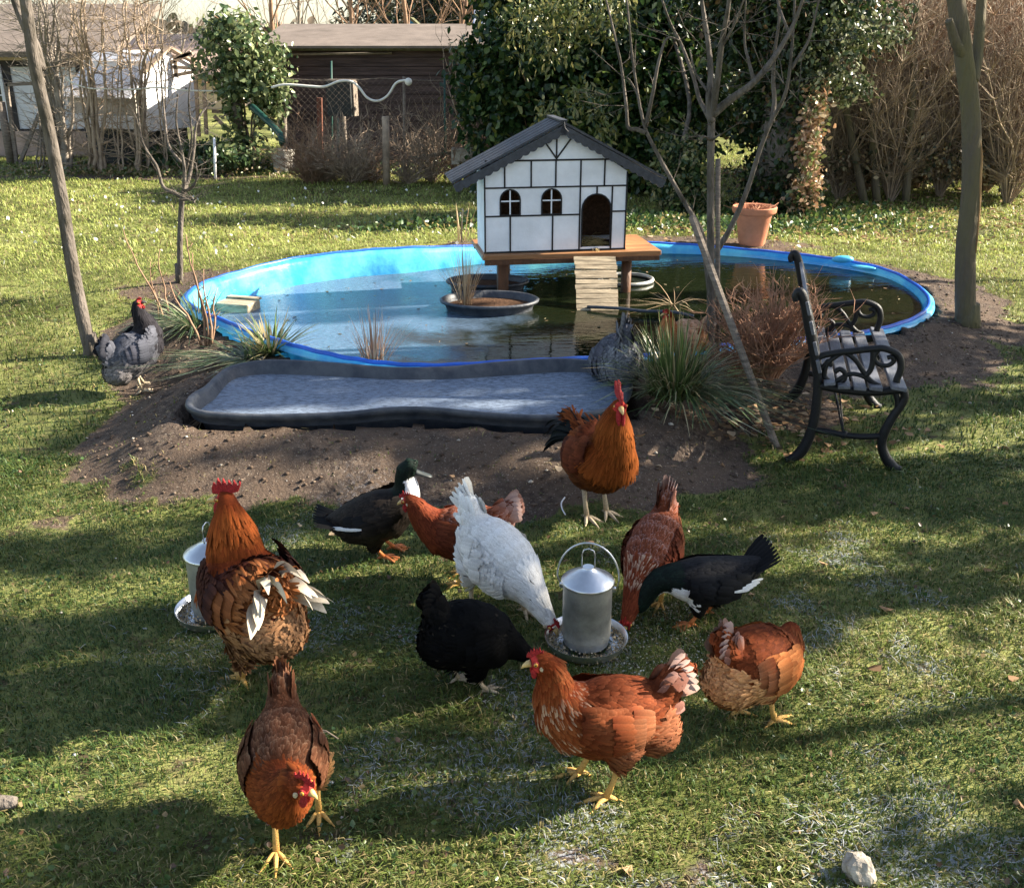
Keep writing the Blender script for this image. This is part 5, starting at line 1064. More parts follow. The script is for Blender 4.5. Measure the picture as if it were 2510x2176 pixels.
WHITE=pal(**{z:(c3(.72,.70,.66),c3(.84,.83,.80),c3(.82,.8,.76)) for z in('head','neck','back','breast','belly','wing','prim','tail')},spot=(c3(.05,.05,.05),.010),lk=.4)
BLACK=pal(**{z:(c3(0.0021,0.0021,0.0022),c3(0.0035,0.0035,0.0039),None) for z in('head','neck','back','breast','belly','wing','prim')},tail=(c3(0.0053,0.0049,0.0049),c3(0.0123,0.0105,0.0095),None),spot=(c3(0.0350,0.0280,0.0210),.02))
GREY=pal(head=(c3(0.0197,0.0180,0.0210),c3(0.0281,0.0253,0.0300),None),neck=(c3(0.0197,0.0186,0.0222),c3(0.0338,0.0310,0.0360),None),back=(c3(0.0731,0.0760,0.0930),c3(0.1237,0.1266,0.1500),c3(0.0394,0.0394,0.0510)),breast=(c3(0.0675,0.0675,0.0780),c3(0.1125,0.1125,0.1260),c3(0.0450,0.0450,0.0540)),
  belly=(c3(0.1575,0.1462,0.1500),c3(0.2363,0.2137,0.2040),c3(0.1125,0.1069,0.1140)),wing=(c3(0.0788,0.0815,0.0990),c3(0.1294,0.1321,0.1560),c3(0.0394,0.0394,0.0510)),prim=(c3(0.0562,0.0562,0.0720),c3(0.1125,0.1125,0.1380),c3(0.0338,0.0338,0.0420)),tail=(c3(0.0338,0.0338,0.0420),c3(0.1013,0.1013,0.1200),c3(0.0225,0.0225,0.0300)),spot=None)
BLUEGREY=vary(GREY,tail=(c3(0.0720,0.0720,0.0780),c3(0.2280,0.2160,0.2100),c3(0.0360,0.0360,0.0360)),belly=(c3(0.1320,0.1380,0.1560),c3(0.2160,0.2220,0.2400),c3(0.0720,0.0720,0.0840)))
ROO1=pal(head=(c3(0.1785,0.0347,0.0096),c3(0.2261,0.0496,0.0144),None),neck=(c3(0.2023,0.0372,0.0096),c3(0.3094,0.0744,0.0144),c3(0.2975,0.0794,0.0240)),back=(c3(0.0476,0.0149,0.0120),c3(0.0952,0.0273,0.0144),None),breast=(c3(0.1190,0.0298,0.0096),c3(0.1785,0.0496,0.0144),None),
  belly=(c3(0.2380,0.0992,0.0432),c3(0.3570,0.1885,0.0912),c3(0.3094,0.1637,0.0816)),wing=(c3(0.0298,0.0149,0.0168),c3(0.0654,0.0248,0.0168),None),prim=(c3(0.1785,0.0645,0.0240),c3(0.2380,0.0843,0.0336),None),tail=(c3(.42,.31,.2),c3(.6,.52,.4),None),saddle=(c3(0.1487,0.0397,0.0120),c3(0.2737,0.0942,0.0288),c3(0.2975,0.1290,0.0576)),spot=None)
ROO2=pal(head=(c3(0.1620,0.0359,0.0072),c3(0.1836,0.0449,0.0096),None),neck=(c3(0.1296,0.0292,0.0058),c3(0.1944,0.0539,0.0106),None),back=(c3(0.0756,0.0180,0.0072),c3(0.1080,0.0269,0.0096),None),breast=(c3(0.0756,0.0224,0.0058),c3(0.1134,0.0359,0.0096),None),
  belly=(c3(0.0810,0.0292,0.0120),c3(0.1296,0.0494,0.0192),None),wing=(c3(0.0756,0.0202,0.0096),c3(0.1296,0.0359,0.0144),None),prim=(c3(0.0324,0.0090,0.0072),c3(0.0648,0.0180,0.0096),None),tail=(c3(0.0065,0.0081,0.0096),c3(0.0108,0.0157,0.0168),None),saddle=(c3(0.1296,0.0314,0.0086),c3(0.1944,0.0539,0.0144),None),spot=None)
DUCK=pal(head=(c3(0.0060,0.0108,0.0084),c3(0.0072,0.0180,0.0120),None),neck=(c3(0.0060,0.0108,0.0084),c3(0.0072,0.0168,0.0120),None),back=(c3(0.0072,0.0072,0.0084),c3(0.0120,0.0120,0.0138),None),breast=(c3(0.0072,0.0072,0.0078),c3(0.0120,0.0120,0.0120),None),belly=(c3(0.0078,0.0072,0.0072),c3(0.0120,0.0120,0.0120),None),
  wing=(c3(0.0072,0.0072,0.0084),c3(0.0120,0.0120,0.0138),None),prim=(c3(0.0072,0.0072,0.0084),c3(0.0120,0.0120,0.0132),None),tail=(c3(0.0072,0.0072,0.0078),c3(0.0120,0.0120,0.0120),None),spot=None)
DUCKB=vary(DUCK,back=(c3(0.0121,0.0094,0.0077),c3(0.0248,0.0187,0.0149),c3(0.0413,0.0303,0.0220)),breast=(c3(0.0165,0.0121,0.0094),c3(0.0330,0.0248,0.0193),c3(0.0495,0.0385,0.0303)),wing=(c3(0.0121,0.0094,0.0077),c3(0.0220,0.0171,0.0138),c3(0.0330,0.0248,0.0193)),belly=(c3(0.0138,0.0110,0.0088),c3(0.0248,0.0193,0.0154),None))
SIDEPOSE={}
SIDEPOSE_SCALE=1
# stations: x,y,z, half-width, half-height ; last ones are the head
SIDEPOSE['stand']=dict(st=[(-.19,0,.232,.02,.03),(-.165,0,.222,.055,.062),(-.115,0,.21,.078,.092),(-.045,0,.203,.088,.106),(.03,0,.203,.086,.104),(.082,0,.218,.075,.096),(.118,0,.255,.057,.072),(.132,0,.298,.042,.050),(.133,0,.338,.032,.037),(.142,0,.37,.028,.031),(.158,0,.388,.024,.027),(.178,0,.388,.017,.019)],neck=5,head=10,fwd=(1,0,-.12))
SIDEPOSE['walk']=dict(st=[(-.185,0,.25,.02,.03),(-.16,0,.238,.055,.06),(-.115,0,.222,.078,.088),(-.045,0,.203,.088,.102),(.03,0,.195,.085,.1),(.085,0,.205,.072,.088),(.13,0,.235,.055,.064),(.16,0,.268,.043,.05),(.182,0,.30,.034,.039),(.198,0,.325,.029,.032),(.216,0,.338,.024,.026),(.235,0,.336,.017,.018)],neck=5,head=10,fwd=(1,0,-.25))
SIDEPOSE['feed']=dict(st=[(-.175,0,.285,.02,.03),(-.155,0,.265,.055,.062),(-.11,0,.235,.078,.092),(-.045,0,.205,.088,.104),(.025,0,.178,.085,.098),(.08,0,.155,.068,.08),(.125,0,.128,.05,.056),(.16,0,.1,.038,.042),(.188,0,.072,.03,.032),(.21,0,.05,.026,.028),(.228,0,.036,.022,.023),(.243,0,.024,.015,.016)],neck=5,head=10,fwd=(.75,0,-.65))
SIDEPOSE['roo']=dict(st=[(-.175,0,.27,.02,.04),(-.15,0,.255,.06,.075),(-.10,0,.245,.086,.105),(-.03,0,.24,.096,.12),(.04,0,.252,.098,.115),(.085,0,.29,.088,.10),(.102,0,.335,.076,.084),(.108,0,.385,.064,.068),(.113,0,.43,.050,.053),(.122,0,.465,.033,.036),(.138,0,.487,.027,.03),(.158,0,.488,.019,.021)],neck=5,head=10,fwd=(1,0,-.1))
SIDEPOSE['duck']=dict(st=[(-.24,0,.19,.014,.012),(-.20,0,.18,.045,.04),(-.14,0,.165,.08,.078),(-.06,0,.158,.095,.098),(.03,0,.17,.092,.098),(.09,0,.2,.07,.074),(.122,0,.235,.048,.054),(.130,0,.27,.040,.044),(.130,0,.30,.035,.037),(.140,0,.325,.034,.035),(.163,0,.335,.033,.033),(.188,0,.325,.024,.025)],neck=5,head=9,fwd=(1,0,-.38))
SIDEPOSE['duckfeed']=dict(st=[(-.24,0,.225,.014,.012),(-.20,0,.21,.04,.03),(-.14,0,.18,.072,.06),(-.06,0,.16,.088,.078),(.03,0,.158,.086,.08),(.10,0,.165,.068,.064),(.145,0,.172,.052,.050),(.185,0,.165,.043,.043),(.215,0,.14,.038,.038),(.237,0,.11,.036,.036),(.256,0,.08,.033,.033),(.272,0,.055,.02,.021)],neck=5,head=9,fwd=(.5,0,-.85))
def interp_path(pts,n=90):
    pts=np.array(pts,float);seg=np.r_[0,np.cumsum(np.linalg.norm(np.diff(pts[:,:3],axis=0),axis=1))];u=np.linspace(0,seg[-1],n)
    return np.stack([np.interp(u,seg,pts[:,k]) for k in range(pts.shape[1])],1),seg/seg[-1],seg[-1]
def bird(name,label,cat,pose,palette,foot_px,yaw,scale=1.0,sex='hen',turn=0,lookdown=0,neckbend=None,legs=((.0,.045,0),(.0,-.045,0)),shank=.085,legmat='leg',seed=1,fat=1.0,tailup=None,tailn=6,tail_len=.095,group=None,bib=0,z=None,speckneck=0,bumfluff=1.0,facecol=True,pitch=0,beakm='beak',comb_s=.68,roll=0,droop=0):
    r=np.random.default_rng(seed);PS=SIDEPOSE[pose];st=[list(s) for s in PS['st']];ni,hi=PS['neck'],PS['head']
    duck=pose.startswith('duck');roo=sex=='roo';XS=.86
    for s in st: s[0]*=XS
    for k,s in enumerate(st): s[3]*=fat if k<ni+1 else 1;s[4]*=(1+(fat-1)*.6) if k<ni+1 else 1
    if pitch:
        ca,sa=math.cos(R(pitch)),math.sin(R(pitch))
        for s in st: x_,z_=s[0],s[2]-.18; s[0],s[2]=x_*ca-z_*sa,.18+x_*sa+z_*ca
    if neckbend:     # sideways sweep of the neck
        for k in range(ni,len(st)): t=(k-ni)/(len(st)-1-ni); s=st[k]; s[0]+=neckbend[0]*t;s[1]+=neckbend[1]*t;s[2]+=neckbend[2]*t
    fwd=Vector(PS['fwd']).normalized()
    if pitch: fwd=Matrix.Rotation(-R(pitch),3,'Y')@fwd
    # turn the head stations around the head centre
    H=Vector(st[hi][:3]);tm=Matrix.Rotation(R(turn),3,'Z')
    fwd=tm@fwd
    fwd=(fwd+Vector((0,0,-lookdown))).normalized()
    for k in range(hi+1,len(st)): v=tm@(Vector(st[k][:3])-H)+H; st[k][:3]=[v.x,v.y,v.z]
    loc=G(*foot_px)
    root=thing(name,label,cat,(loc.x,loc.y,loc.z if z is None else z),R(yaw),group,scale)
    if roll: root.rotation_euler[0]=R(roll)
    mb=MB();mb.loft([(s[:3],s[3],s[4]) for s in st],18)
    # tail cushion, thighs
    tb=Vector(st[1][:3]);tu=tailup if tailup is not None else (50 if not duck else 12)
    td=Vector((-math.cos(R(tu)),0,math.sin(R(tu))))
    c0=Vector(st[2][:3])+Vector((.01,0,.03))
    if not duck: mb.loft([(c0,.055,.05),(tb+Vector((-.0,0,.035)),.042,.038),(tb+Vector((.005,0,.03))+td*.055,.027,.036),(tb+Vector((0,0,.03))+td*.095,.013,.024)],12)
    if not duck:
        mb.ell(Vector(st[2][:3])+Vector((-.01,0,-.045)),(.07*bumfluff,.075*fat,.062*bumfluff),seg=14)
    for lx,ly,lb in legs:
        top=Vector((lx-.03,ly*.9,.17 if not duck else .14)); kn=Vector((lx-.02+lb*.3,ly,shank+.035 if not duck else .075))
        mb.loft([(top,.045,.055),((top+kn)/2,.042,.047),(kn,.024,.026),(kn+Vector((-.004,0,-.03)),.013,.014)],10)
    V,Nn,Q,A=fused(mb)
    path,useg,Ltot=interp_path(st);pu=np.linspace(0,1,len(path));un,uh=useg[ni],useg[hi]
    T=unit(np.gradient(path[:,:3],axis=0))
    def nearest(p):
        d=np.linalg.norm(p[:,None]-path[None,:,:3],axis=2)/(path[None,:,3]+.02);i=d.argmin(1);return pu[i],T[i],i
    def zones(p,n,jit=.0):
        u,t,i=nearest(p);j=(r.random(len(p))-.5)*jit
        zc=np.full(len(p),'back',dtype='<U7');rel=(p[:,2]-path[i,2])/path[i,4]
        zc[(rel+j*2<-.15)&(u<un)]='breast'
        zc[(rel+j*3<-.3)&(p[:,0]+j*.1<.0)&(u<un)]='belly'
        zc[(p[:,0]<-.11)&(rel+j<.15)]='belly'
        zc[(p[:,0]+j*.06>.055)&(rel<.3)&(u<un*1.02)]='breast'
        zc[(u+j*.08>un*(.9 if roo else .97))&((rel>-.9)|(u>un*1.12))]='neck'
        zc[u+j*.03>uh-.05]='head'
        return zc,u,t
    def shade(zc,p,k):
        out=np.zeros((len(p),3))
        for z_ in np.unique(zc):
            m_=zc==z_;cc=palette[z_][k]
            if cc is None: cc=palette[z_][1]
            out[m_]=cc
        return out
    if bib:
        def isbib(p):
            u_,t_,i_=nearest(p);rel_=(p[:,2]-path[i_,2])/path[i_,4];fw_=(p[:,0]-path[i_,0])/path[i_,3];wob=.02*np.sin(p[:,1]*260)+.02*np.sin(p[:,2]*310)
            if bib==1: return (u_+wob>un*1.03)&(u_<uh-.07)&(fw_>-.15)
            return ((u_+wob>un*.80)&(u_<un*1.06)&(rel_+wob*3<.05)&(p[:,0]>.04)&(p[:,2]>.088))|((u_>=un*1.06)&(u_<uh+.02)&(rel_<-.55)&(fw_<.9))
    zc,u,t=zones(V,Nn,.15);CB=shade(zc,V,0)*(.8+.2*r.random((len(V),1)))
    if bib: CB[isbib(V)]=(.8,.8,.78)
    if facecol and not duck:
        fwv=np.array(fwd);Hn=np.array(H);face=((V-Hn)@fwv>.008)&(u>uh-.03);CB[face]=(.55,.05,.045)
    acc=Acc();acc.add(V,Q,CB)
    # scatter feathers
    def scatter(n,sel,L,W,lift,zoneover=None,curl=.15,jitdir=.12):
        P0=[];N0=[];i=r.integers(0,len(Q),int(n));wq=r.random((int(n),2))
        a,b,c_,d=[V[Q[i,k]] for k in range(4)];na,nc=Nn[Q[i,0]],Nn[Q[i,2]]
        u_,v_=wq[:,:1],wq[:,1:];p=(a*(1-u_)+b*u_)*(1-v_)+(d*(1-u_)+c_*u_)*v_;n_=unit(na+nc)
        zc,u,t=zones(p,n_,.35);k=sel(zc,u,p,n_)
        if facecol and not duck: k&=~(((p-np.array(H))@np.array(fwd)>.008)&(u>uh-.03))
        p,n_,zc,u,t=p[k],n_[k],zc[k],u[k],t[k]
        if not len(p):return
        f=-t+np.array([0,0,-.15])+r.normal(size=p.shape)*jitdir
        f=unit(f-n_*(f*n_).sum(1,keepdims=True))
        s=.75+.5*r.random(len(p));br=(.66+.66*r.random((len(p),1))) if LK==1 else (.93+.12*r.random((len(p),1)))
        cb=shade(zc,p,0)*br;ct_=shade(zc,p,1)*br;ce=shade(zc,p,2)*br
        if palette.get('spot'):
            m_=r.random(len(p))<palette['spot'][1]; ct_[m_]=palette['spot'][0];ce[m_]=palette['spot'][0]
        if bib:
            m_=isbib(p);wv=(.78+.1*r.random((m_.sum(),1)))*np.ones(3);cb[m_]=wv;ct_[m_]=wv;ce[m_]=wv
        if speckneck:
            m_=(zc=='neck')&(u<un+.5*(uh-un))&(r.random(len(p))<speckneck);ct_[m_]=(.5,.33,.22);ce[m_]=(.52,.36,.26)
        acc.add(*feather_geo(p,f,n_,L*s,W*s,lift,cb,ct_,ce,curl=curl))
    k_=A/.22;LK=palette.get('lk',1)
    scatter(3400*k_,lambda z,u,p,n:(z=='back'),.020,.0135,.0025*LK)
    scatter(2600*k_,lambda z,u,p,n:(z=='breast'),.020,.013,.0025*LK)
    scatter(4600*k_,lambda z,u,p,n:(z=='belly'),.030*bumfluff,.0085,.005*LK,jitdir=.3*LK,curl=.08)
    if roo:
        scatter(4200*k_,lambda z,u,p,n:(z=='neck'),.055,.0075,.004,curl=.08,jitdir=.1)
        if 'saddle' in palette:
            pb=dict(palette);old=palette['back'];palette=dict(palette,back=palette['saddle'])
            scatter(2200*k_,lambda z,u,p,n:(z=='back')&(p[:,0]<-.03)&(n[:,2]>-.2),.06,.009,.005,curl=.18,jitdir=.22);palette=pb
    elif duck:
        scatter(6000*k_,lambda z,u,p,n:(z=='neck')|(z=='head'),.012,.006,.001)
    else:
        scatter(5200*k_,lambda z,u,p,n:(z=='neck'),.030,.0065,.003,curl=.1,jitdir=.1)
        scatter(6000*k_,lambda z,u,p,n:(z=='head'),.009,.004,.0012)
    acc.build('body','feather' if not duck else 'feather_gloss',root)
    # wings
    bz=st[3][2];by=st[3][3];bh=st[3][4]
    for sgn in(1,-1):
        wa=Acc();pl,nl,fl,Ll,Wl,cbl,ctl,cel=[],[],[],[],[],[],[],[]
        x0=.068 if not duck else .07;ln=.175 if not duck else .235;hh=.105 if not duck else .085
        tilt=-.05 if not duck else .03
        if pitch: tilt=-math.tan(R(pitch))*.9
        if pose=='feed': tilt=.40
        if pose=='walk': tilt=.12
        def wp(a,b):  # a 0 front..1 rear, b 0 top..1 bottom
            bulge=math.sin(math.pi*min(max(a*.95+.05,0),1))**.6*math.sin(math.pi*min(max(b*.8+.15,0),1))**.5
            ii=min(range(len(path)),key=lambda i:abs(path[i,0]-(x0-ln*a)) if pu[i]<un*1.1 else 9)
            yb=path[ii,3] *(1-.25*a*a)
            zz=path[ii,2]+path[ii,4]*.62-hh*b*(.55+.45*math.sin(math.pi*min(1,a+.15)))
            ang=min(1,max(-1,(zz-path[ii,2])/path[ii,4]))
            y=yb*math.sqrt(max(.12,1-ang*ang))+.003+.010*bulge
            return np.array([x0-ln*a,sgn*y,zz]),unit(np.array([.28-.85*a,sgn*(1.0),ang*1.1]))
        def addf(a,b,L,W,kind,ang,lift=.004):
            p_,n_=wp(a,b);p_=p_+n_*lift
            f_=np.array([-math.cos(ang),0,-math.sin(ang)+tilt*0]);f_=unit(f_-n_*(f_@n_));br=.68+.6*r.random()
            pl.append(p_);nl.append(n_);fl.append(f_);Ll.append(L);Wl.append(W);z3=palette[kind]
            cbl.append(z3[0]*br);ctl.append(z3[1]*br);cel.append((z3[2] if z3[2] is not None else z3[1])*br)
        g_=MB();g=[];na_,nb_=10,6
        for i in range(na_+1):
            for j in range(nb_+1): g.append(wp(i/na_*.92,j/nb_)[0]-wp(i/na_*.92,j/nb_)[1]*.002)
        gi=lambda i,j:i*(nb_+1)+j
        wa.add(np.array(g),np.array([(gi(i,j),gi(i+1,j),gi(i+1,j+1),gi(i,j+1)) for i in range(na_) for j in range(nb_)]),np.tile(palette['wing'][0]*.8,(len(g),1)))
        for a in np.linspace(.0,.62,13):
            for b in np.linspace(.0,1,11): addf(a+r.normal()*.012,min(1,max(0,b+r.normal()*.04)),.034,.02,'wing',.05+.25*b+r.normal()*.08,.004)
        for j in range(9): addf(.45,.15+.85*j/8,.068,.020,'prim',.10-.02*j+tilt*.2,.006)
        for j in range(9): addf(.66,.05+.9*j/8,.055,.018,'prim',.16-.035*j,.007)
        for j in range(8): addf(.38+r.normal()*.02,.1+.8*j/7,.05,.022,'wing',.12,.010)
        arr=[np.array(q) for q in(pl,fl,nl,Ll,Wl)];Vf,Ff,Cf,Nf=feather_geo(*arr,.004,np.array(cbl),np.array(ctl),np.array(cel),curl=.10)
        wa.add(Vf,Ff,Cf,Nf);
        wo2=wa.build('wing','feather' if not duck else 'feather_gloss',root)
        if duck:      # white tipped secondaries
            pl,nl,fl,Ll,Wl,cbl,ctl,cel=[],[],[],[],[],[],[],[]
            for j in range(5):
                addf(.60+.06*j,.62+.03*j,.055,.012,'prim',.0,.012)
            wv=np.tile(c3(.82,.82,.8),(5,1));arr=[np.array(q) for q in(pl,fl,nl,Ll,Wl)];Vf,Ff,Cf,Nf=feather_geo(*arr,.006,wv,wv,wv,curl=.05)
            npmesh('wing_patch',Vf,Ff,Cf,'feather_gloss',wo2)
    # tail
    ta=Acc();tr=tb+Vector((.015,0,.032 if not duck else .0))
    cb,ct_,ce=palette['tail'];ce=ct_ if ce is None else ce
    if duck:
        n=9;p=[];f=[];nn=[]
        for i in range(n):
            a=(i-(n-1)/2)*.12;p.append(tr+Vector((0,a*.12,0)));f.append(Vector((-math.cos(a)*math.cos(R(tu)),math.sin(a)*.8,math.sin(R(tu)))).normalized());nn.append(Vector((0,0,1)))
        br=.8+.4*r.random((n,1));ta.add(*feather_geo(np.array(p),np.array(f),np.array(nn),np.full(n,.095),.028,.004,cb*br,ct_*br,ce*br,curl=-.05))
    elif not roo:
        for sgn in(1,-1):
            n=tailn;p=[];f=[];nn=[];LL=[]
            for i in range(n):
                e=R(tu+14-i*8);p.append(tr+td*.045+Vector((-.003*i,sgn*(.002+.0035*i),-.006*i)));f.append(Vector((-math.cos(e),sgn*.03*i,math.sin(e))).normalized());nn.append(Vector((-.4,sgn,.12)).normalized());LL.append(tail_len*(.92-.06*i))
            br=.8+.35*r.random((n,1));ta.add(*feather_geo(np.array(p),np.array(f),np.array(nn),np.array(LL),.034,.004,cb*br,ct_*br,ce*br,curl=-.04))
            n=16;p=[];f=[];nn=[];LL=[]
            for i in range(n):
                q=r.random();e=R(tu+8-q*55);p.append(tr+td*.05*r.random()+Vector((.02-.02*q,sgn*(.018+.012*r.random()),.005-.045*q)));f.append(Vector((-math.cos(e),sgn*.02,math.sin(e))).normalized());nn.append(Vector((-.35*q,sgn,.35)).normalized());LL.append(.042+.02*r.random())
            bb=palette['back'];br=.8+.4*r.random((n,1));mixk=.15+.35*r.random((n,1));c1=(bb[0]*(1-mixk)+cb*mixk)*br;c2=(bb[1]*(1-mixk)+ct_*mixk)*br;ta.add(*feather_geo(np.array(p),np.array(f),np.array(nn),np.array(LL),.024,.006,c1,c2,c2,curl=.08))
    else:
        # sickle feathers: long curved ribbons
        for i in range(15):
            sgn=1 if i%2 else -1;e0=R(tu+25-i*5.5+r.normal()*3);Lf=(.23-.006*i)*(.9+.2*r.random())*tail_len/.095;Wf=.030+.012*r.random();pos=Vector(tr)+Vector((0,sgn*(.004+.003*i),.0));spread=sgn*(.10+.05*i*.6)+r.normal()*.08
            vs=[];cs=[];n=9;e=e0;c_=pos.copy()
            for k in range(n):
                t=k/(n-1);d=Vector((-math.cos(e),spread*(1+.6*t),math.sin(e))).normalized();nn_=(Vector((-.9,sgn*.25,.2)) if i%3 else Vector((-.3,sgn,.1))).normalized();s_=d.cross(nn_).normalized();wf=Wf*.5*(.5+1.2*t if t<.4 else 1.0*(1-((t-.4)/.6)**2.2)+.06)
                vs+=[c_-s_*wf,c_+nn_*wf*.25,c_+s_*wf];cc=cb*(1-t)+ct_*t;cs+=[cc*.92,cc*1.03,cc*.92]
                c_=c_+d*(Lf/(n-1));e-=R((20 if i<8 else 12))*(.7+.5*t)
            fs=[(k*3+j,k*3+j+1,(k+1)*3+j+1,(k+1)*3+j) for k in range(n-1) for j in range(2)]
            ta.add(np.array([tuple(v) for v in vs]),np.array(fs),np.array(cs))
    ta.build('tail','feather' if not roo else 'feather_gloss',root)
    # head furniture, in the head frame
    left=Vector((0,0,1)).cross(fwd).normalized();upv=fwd.cross(left).normalized();hr=Matrix((fwd,left,upv)).transposed()
    Hc=H+fwd*.008
    def hp(x,y,z_): return Hc+fwd*x+left*y+upv*z_
    if duck:
        b=MB();n=9;stt=[(0,.016,.015),(.012,.0165,.012),(.026,.015,.009),(.045,.0165,.007),(.062,.016,.005),(.07,.008,.003)]
        b.loft([(hp(.022+q[0],0,-.004-.12*q[0]),q[1],q[2]) for q in stt],12);b.build('bill','bill' if pose=='duckfeed' else 'billdark',root)
    else:
        b=MB();k=1.25 if roo else 1
        b.loft([(hp(.014,0,-.001),.0095*k,.009*k),(hp(.022,0,-.0015),.0075*k,.0075*k),(hp(.031*k,0,-.005),.0045*k,.0045*k),(hp(.037*k,0,-.010),.0012,.0012)],10);b.build('beak',beakm,root)
        ch=(.017 if not roo else .036)*comb_s;cl=(.042 if not roo else .085)*comb_s
        out=[(.022,0)];nn=6
        for i in range(nn):
            t=i/(nn-1);hgt=ch*(.55+.75*math.sin(math.pi*(.15+.7*t)))*(.8+.4*r.random());out.append((.02-cl*(t-.02),hgt*.55));out.append((.02-cl*(t+.06)-.002,hgt*1.15))
        out+=[(.02-cl*1.12,ch*.75 if roo else ch*.3),(.02-cl*.95,ch*.05),(-.012,-.004)]
        b=MB();b.prism([(x,y+.016) for x,y in out],.0045 if not roo else .008,hp(0,0,0),fwd,upv)
        cobj=b.build('comb','comb',root,smooth=False);mo=cobj.modifiers.new('b','BEVEL');mo.width=.0015;mo.segments=2
        ws=(.0105*1.2 if not roo else .028)*comb_s
        for sgn in(1,-1):
            b=MB();b.ell(hp(.011,sgn*.008,-.018-ws*.75),(ws*.7,ws*.3,ws*1.3),hr,seg=12);b.build('wattle','comb',root)
            b=MB();b.ell(hp(-.008,sgn*.0205*(1.1 if roo else 1),-.008),(.006,.003,.0085),hr);b.build('earlobe','comb' if roo else 'legpale',root)
            b=MB();b.ell(hp(.004,sgn*.0165*(1.12 if roo else 1),.003),(.0105,.0048,.0085),hr,seg=14);b.build('face','comb',root)
    for sgn in(1,-1):
        y_=(.0205 if not duck else .0265)*(1.12 if roo else 1);b=MB();b.ell(hp(.005,sgn*y_,.005),(.0052,.003,.0052),hr,seg=12,col=(.55,.25,.03) if not duck else (.03,.02,.015));b.ell(hp(.0055,sgn*(y_+.0016),.005),(.0026,.002,.0026),hr,seg=10,col=(.005,.005,.005));b.build('eye','eye',root)
    # legs
    for lx,ly,lb in legs:
        b=MB();k=.9 if duck else 1;top=Vector((lx-.024+lb*.3,ly,shank+.012 if not duck else .06));ft=Vector((lx+lb,ly,.012));rs=.0075*(1.25 if roo else 1)
        b.tube([top,top*.5+ft*.5+Vector((-.003,0,0)),ft+Vector((0,0,.004))],[rs*1.15,rs*.9,rs*1.15],8)
        toes=[(0,.062),(R(38),.05),(R(-38),.05),(R(178),.026)]
        tp=[]
        for a,Lt in toes:
            Lt*=1.1 if roo else 1;d=Vector((math.cos(a),math.sin(a),0));e=ft+d*Lt;e.z=.004
            pts=[ft+Vector((0,0,.0)),ft+d*Lt*.35+Vector((0,0,.002)),ft+d*Lt*.7+Vector((0,0,-.003)),e];b.tube(pts,[rs*1.0,rs*.82,rs*.7,rs*.45],6)
            if not duck:
                b.tube([e,e+d*.009+Vector((0,0,-.001)),e+d*.016+Vector((0,0,-.006))],[rs*.4,rs*.25,.0006],5)
            tp.append(e)
        if duck:
            web=[ft,tp[2],tp[2]*.5+tp[0]*.5-Vector((.006,0,0)),tp[0],tp[0]*.5+tp[1]*.5-Vector((.006,0,0)),tp[1]];b.add([v+Vector((0,0,.002)) for v in web]+[v-Vector((0,0,.002)) for v in web],[(0,1,2,3),(0,3,4,5),(9,8,7,6),(11,10,9,6),(1,7,8,2),(2,8,9,3),(3,9,10,4),(4,10,11,5)])
        b.build('leg',legmat,root)
    return root
G1='birds feeding on the lawn'
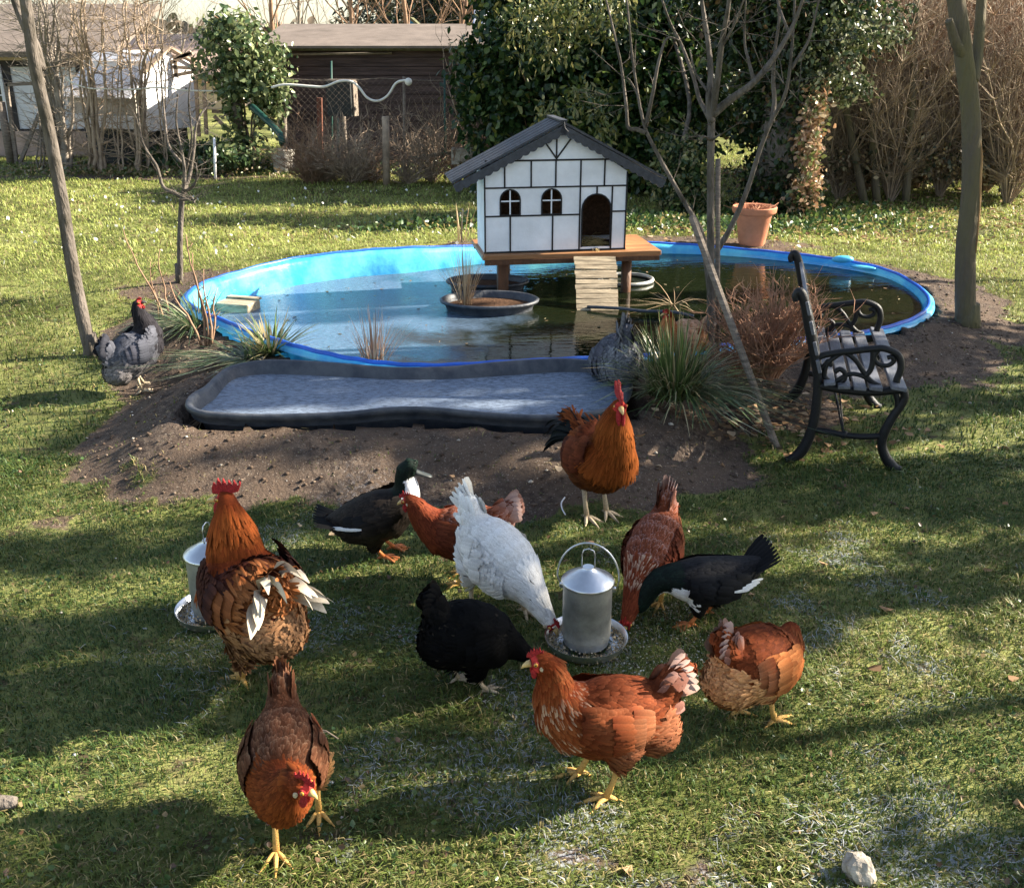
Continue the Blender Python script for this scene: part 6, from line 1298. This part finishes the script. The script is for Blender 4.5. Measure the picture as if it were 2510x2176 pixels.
BIRDS=[
 bird('hen','slate grey hen with a dark hood standing by the leaning trunk','hen','stand',GREY,(352,956),48,1.12,turn=-45,seed=1,group=G1,tailup=70,pitch=26,legmat='legpale',beakm='beakdark',comb_s=.55,legs=((.02,.045,.01),(-.02,-.045,-.01))),
 bird('hen','mottled blue grey hen bending down behind the rust rooster, tail up','hen','feed',BLUEGREY,(1502,1000),100,1.22,seed=2,group=G1,tailup=78,fat=1.12,legmat='legpale',beakm='beakdark',bumfluff=1.15),
 bird('hen','pale buff hen half hidden behind the tall grass clump','hen','stand',vary(AMBER,back=(c3(.42,.2,.1),c3(.58,.36,.24),None),wing=(c3(.42,.2,.1),c3(.6,.38,.26),None),tail=(c3(.5,.34,.25),c3(.7,.6,.52),None),neck=(c3(.4,.14,.05),c3(.5,.2,.08),None)),(1668,905),196,0.9,seed=3,group=G1,neckbend=(-.03,0,-.04)),
 bird('rooster','rust brown rooster with long red wattles facing the camera','rooster','roo',ROO2,(1462,1270),-60,1.06,sex='roo',turn=-22,seed=4,group=G1,legmat='legpale',tailup=45,fat=1.2,shank=.12,comb_s=1.15,tail_len=.085),
 bird('rooster','large rooster seen from behind with curled cream tail feathers','rooster','roo',ROO1,(640,1655),128,1.12,sex='roo',seed=5,turn=45,group=G1,tailup=72,fat=1.25,bumfluff=1.35,shank=.07,tail_len=.08,comb_s=.85,legs=((.0,.055,0),(.0,-.055,0))),
 bird('hen','speckled brown hen striding forward, nearest to the camera','hen','stand',SPECK,(712,2040),-80,1.0,seed=6,turn=62,group=G1,fat=1.02,shank=.085,legs=((.045,-.03,.03),(-.015,.07,-.03)),tailup=52,tailn=4,tail_len=.085,comb_s=1.1,neckbend=(.02,.06,-.07),pitch=-13),
 bird('duck','dark brown duck with a white fore neck standing upright','duck','duck',DUCKB,(940,1362),8,1.0,seed=7,group=G1,bib=1,legmat='legorange',legs=((.02,.035,.02),(.0,-.04,.0)),pitch=9),
 bird('hen','dark rust hen mostly hidden behind the white hen','hen','walk',DARKRUST,(1130,1425),172,0.98,seed=8,group=G1,neckbend=(.0,.0,-.03),tailup=42,fat=1.05,comb_s=.9),
 bird('hen','white hen with dark flecks pecking at the feeder pan','hen','feed',WHITE,(1236,1510),-42,1.08,seed=9,group=G1,tailup=62,fat=1.08,legmat='legpale',legs=((.03,.05,.01),(-.06,-.05,-.03)),tailn=5,neckbend=(-.01,0,.02)),
 bird('hen','black hen bending low in front of the white hen','hen','feed',BLACK,(1170,1682),24,0.92,seed=10,group=G1,tailup=72,fat=1.2,legmat='legpale',legs=((.01,-.05,0),(-.03,.045,-.02)),shank=.05,bumfluff=1.2,tail_len=.085,beakm='beakdark',neckbend=(0,0,.03)),
 bird('hen','rust hen with a white tipped tail standing in profile in the sun','hen','stand',RUST,(1474,1932),188,1.08,seed=11,group=G1,tailup=58,fat=.94,tail_len=.085,legs=((.0,.05,.0),(.035,-.045,.01)),comb_s=.8,speckneck=.3,neckbend=(.02,0,-.02)),
 bird('hen','rust hen with head down and pale tail up behind the green headed duck','hen','feed',DARKRUST,(1588,1478),-118,1.0,seed=12,group=G1,tailup=78,speckneck=.35,tailn=4,neckbend=(0,0,-.0)),
 bird('duck','black duck with a white breast bowing its bill to the grass','duck','duckfeed',DUCK,(1718,1522),186,0.97,seed=13,group=G1,bib=2,legmat='legorange',tailup=35,legs=((.05,.04,.0),(-.03,-.035,-.0))),
 bird('hen','amber hen with pale fluffy tail bending away to the right','hen','walk',AMBER,(1850,1765),34,1.0,seed=14,group=G1,tailup=66,tail_len=.08,fat=1.12,legs=((.03,-.045,.0),(-.03,.045,-.0)),neckbend=(-.05,.03,-.13),bumfluff=1.15,lookdown=1.6),
]
BOX={0:(285,730,395,958),1:(1425,795,1575,1000),2:(1600,770,1765,900),3:(1350,950,1552,1293),4:(500,1165,765,1690),5:(590,1635,850,2125),6:(745,1125,1070,1372),7:(1005,1165,1285,1450),8:(1108,1200,1382,1560),9:(1030,1425,1310,1712),10:(1285,1555,1680,1995),11:(1510,1190,1682,1540),12:(1535,1330,1880,1545),13:(1715,1490,2000,1790)}
def report_boxes():
    bpy.context.view_layer.update()
    for i,b in enumerate(BIRDS):
        xs_,ys_=[],[]
        for ch in b.children:
            mw=np.array(ch.matrix_world);n=len(ch.data.vertices);v=np.empty(n*3,np.float32);ch.data.vertices.foreach_get('co',v);v=v.reshape(-1,3)@mw[:3,:3].T+mw[:3,3]
            d=v[:,1]*ct-(v[:,2]-CH)*st;u=v[:,1]*st+(v[:,2]-CH)*ct;xs_.append(CX+F*v[:,0]/d);ys_.append(CY-F*u/d)
        x=np.concatenate(xs_);y=np.concatenate(ys_);print('BIRD',i,b['label'][:30],'got',[int(k) for k in(x.min(),y.min(),x.max(),y.max())],'want',BOX[i])
import os
if os.environ.get('BOXES'): report_boxes()
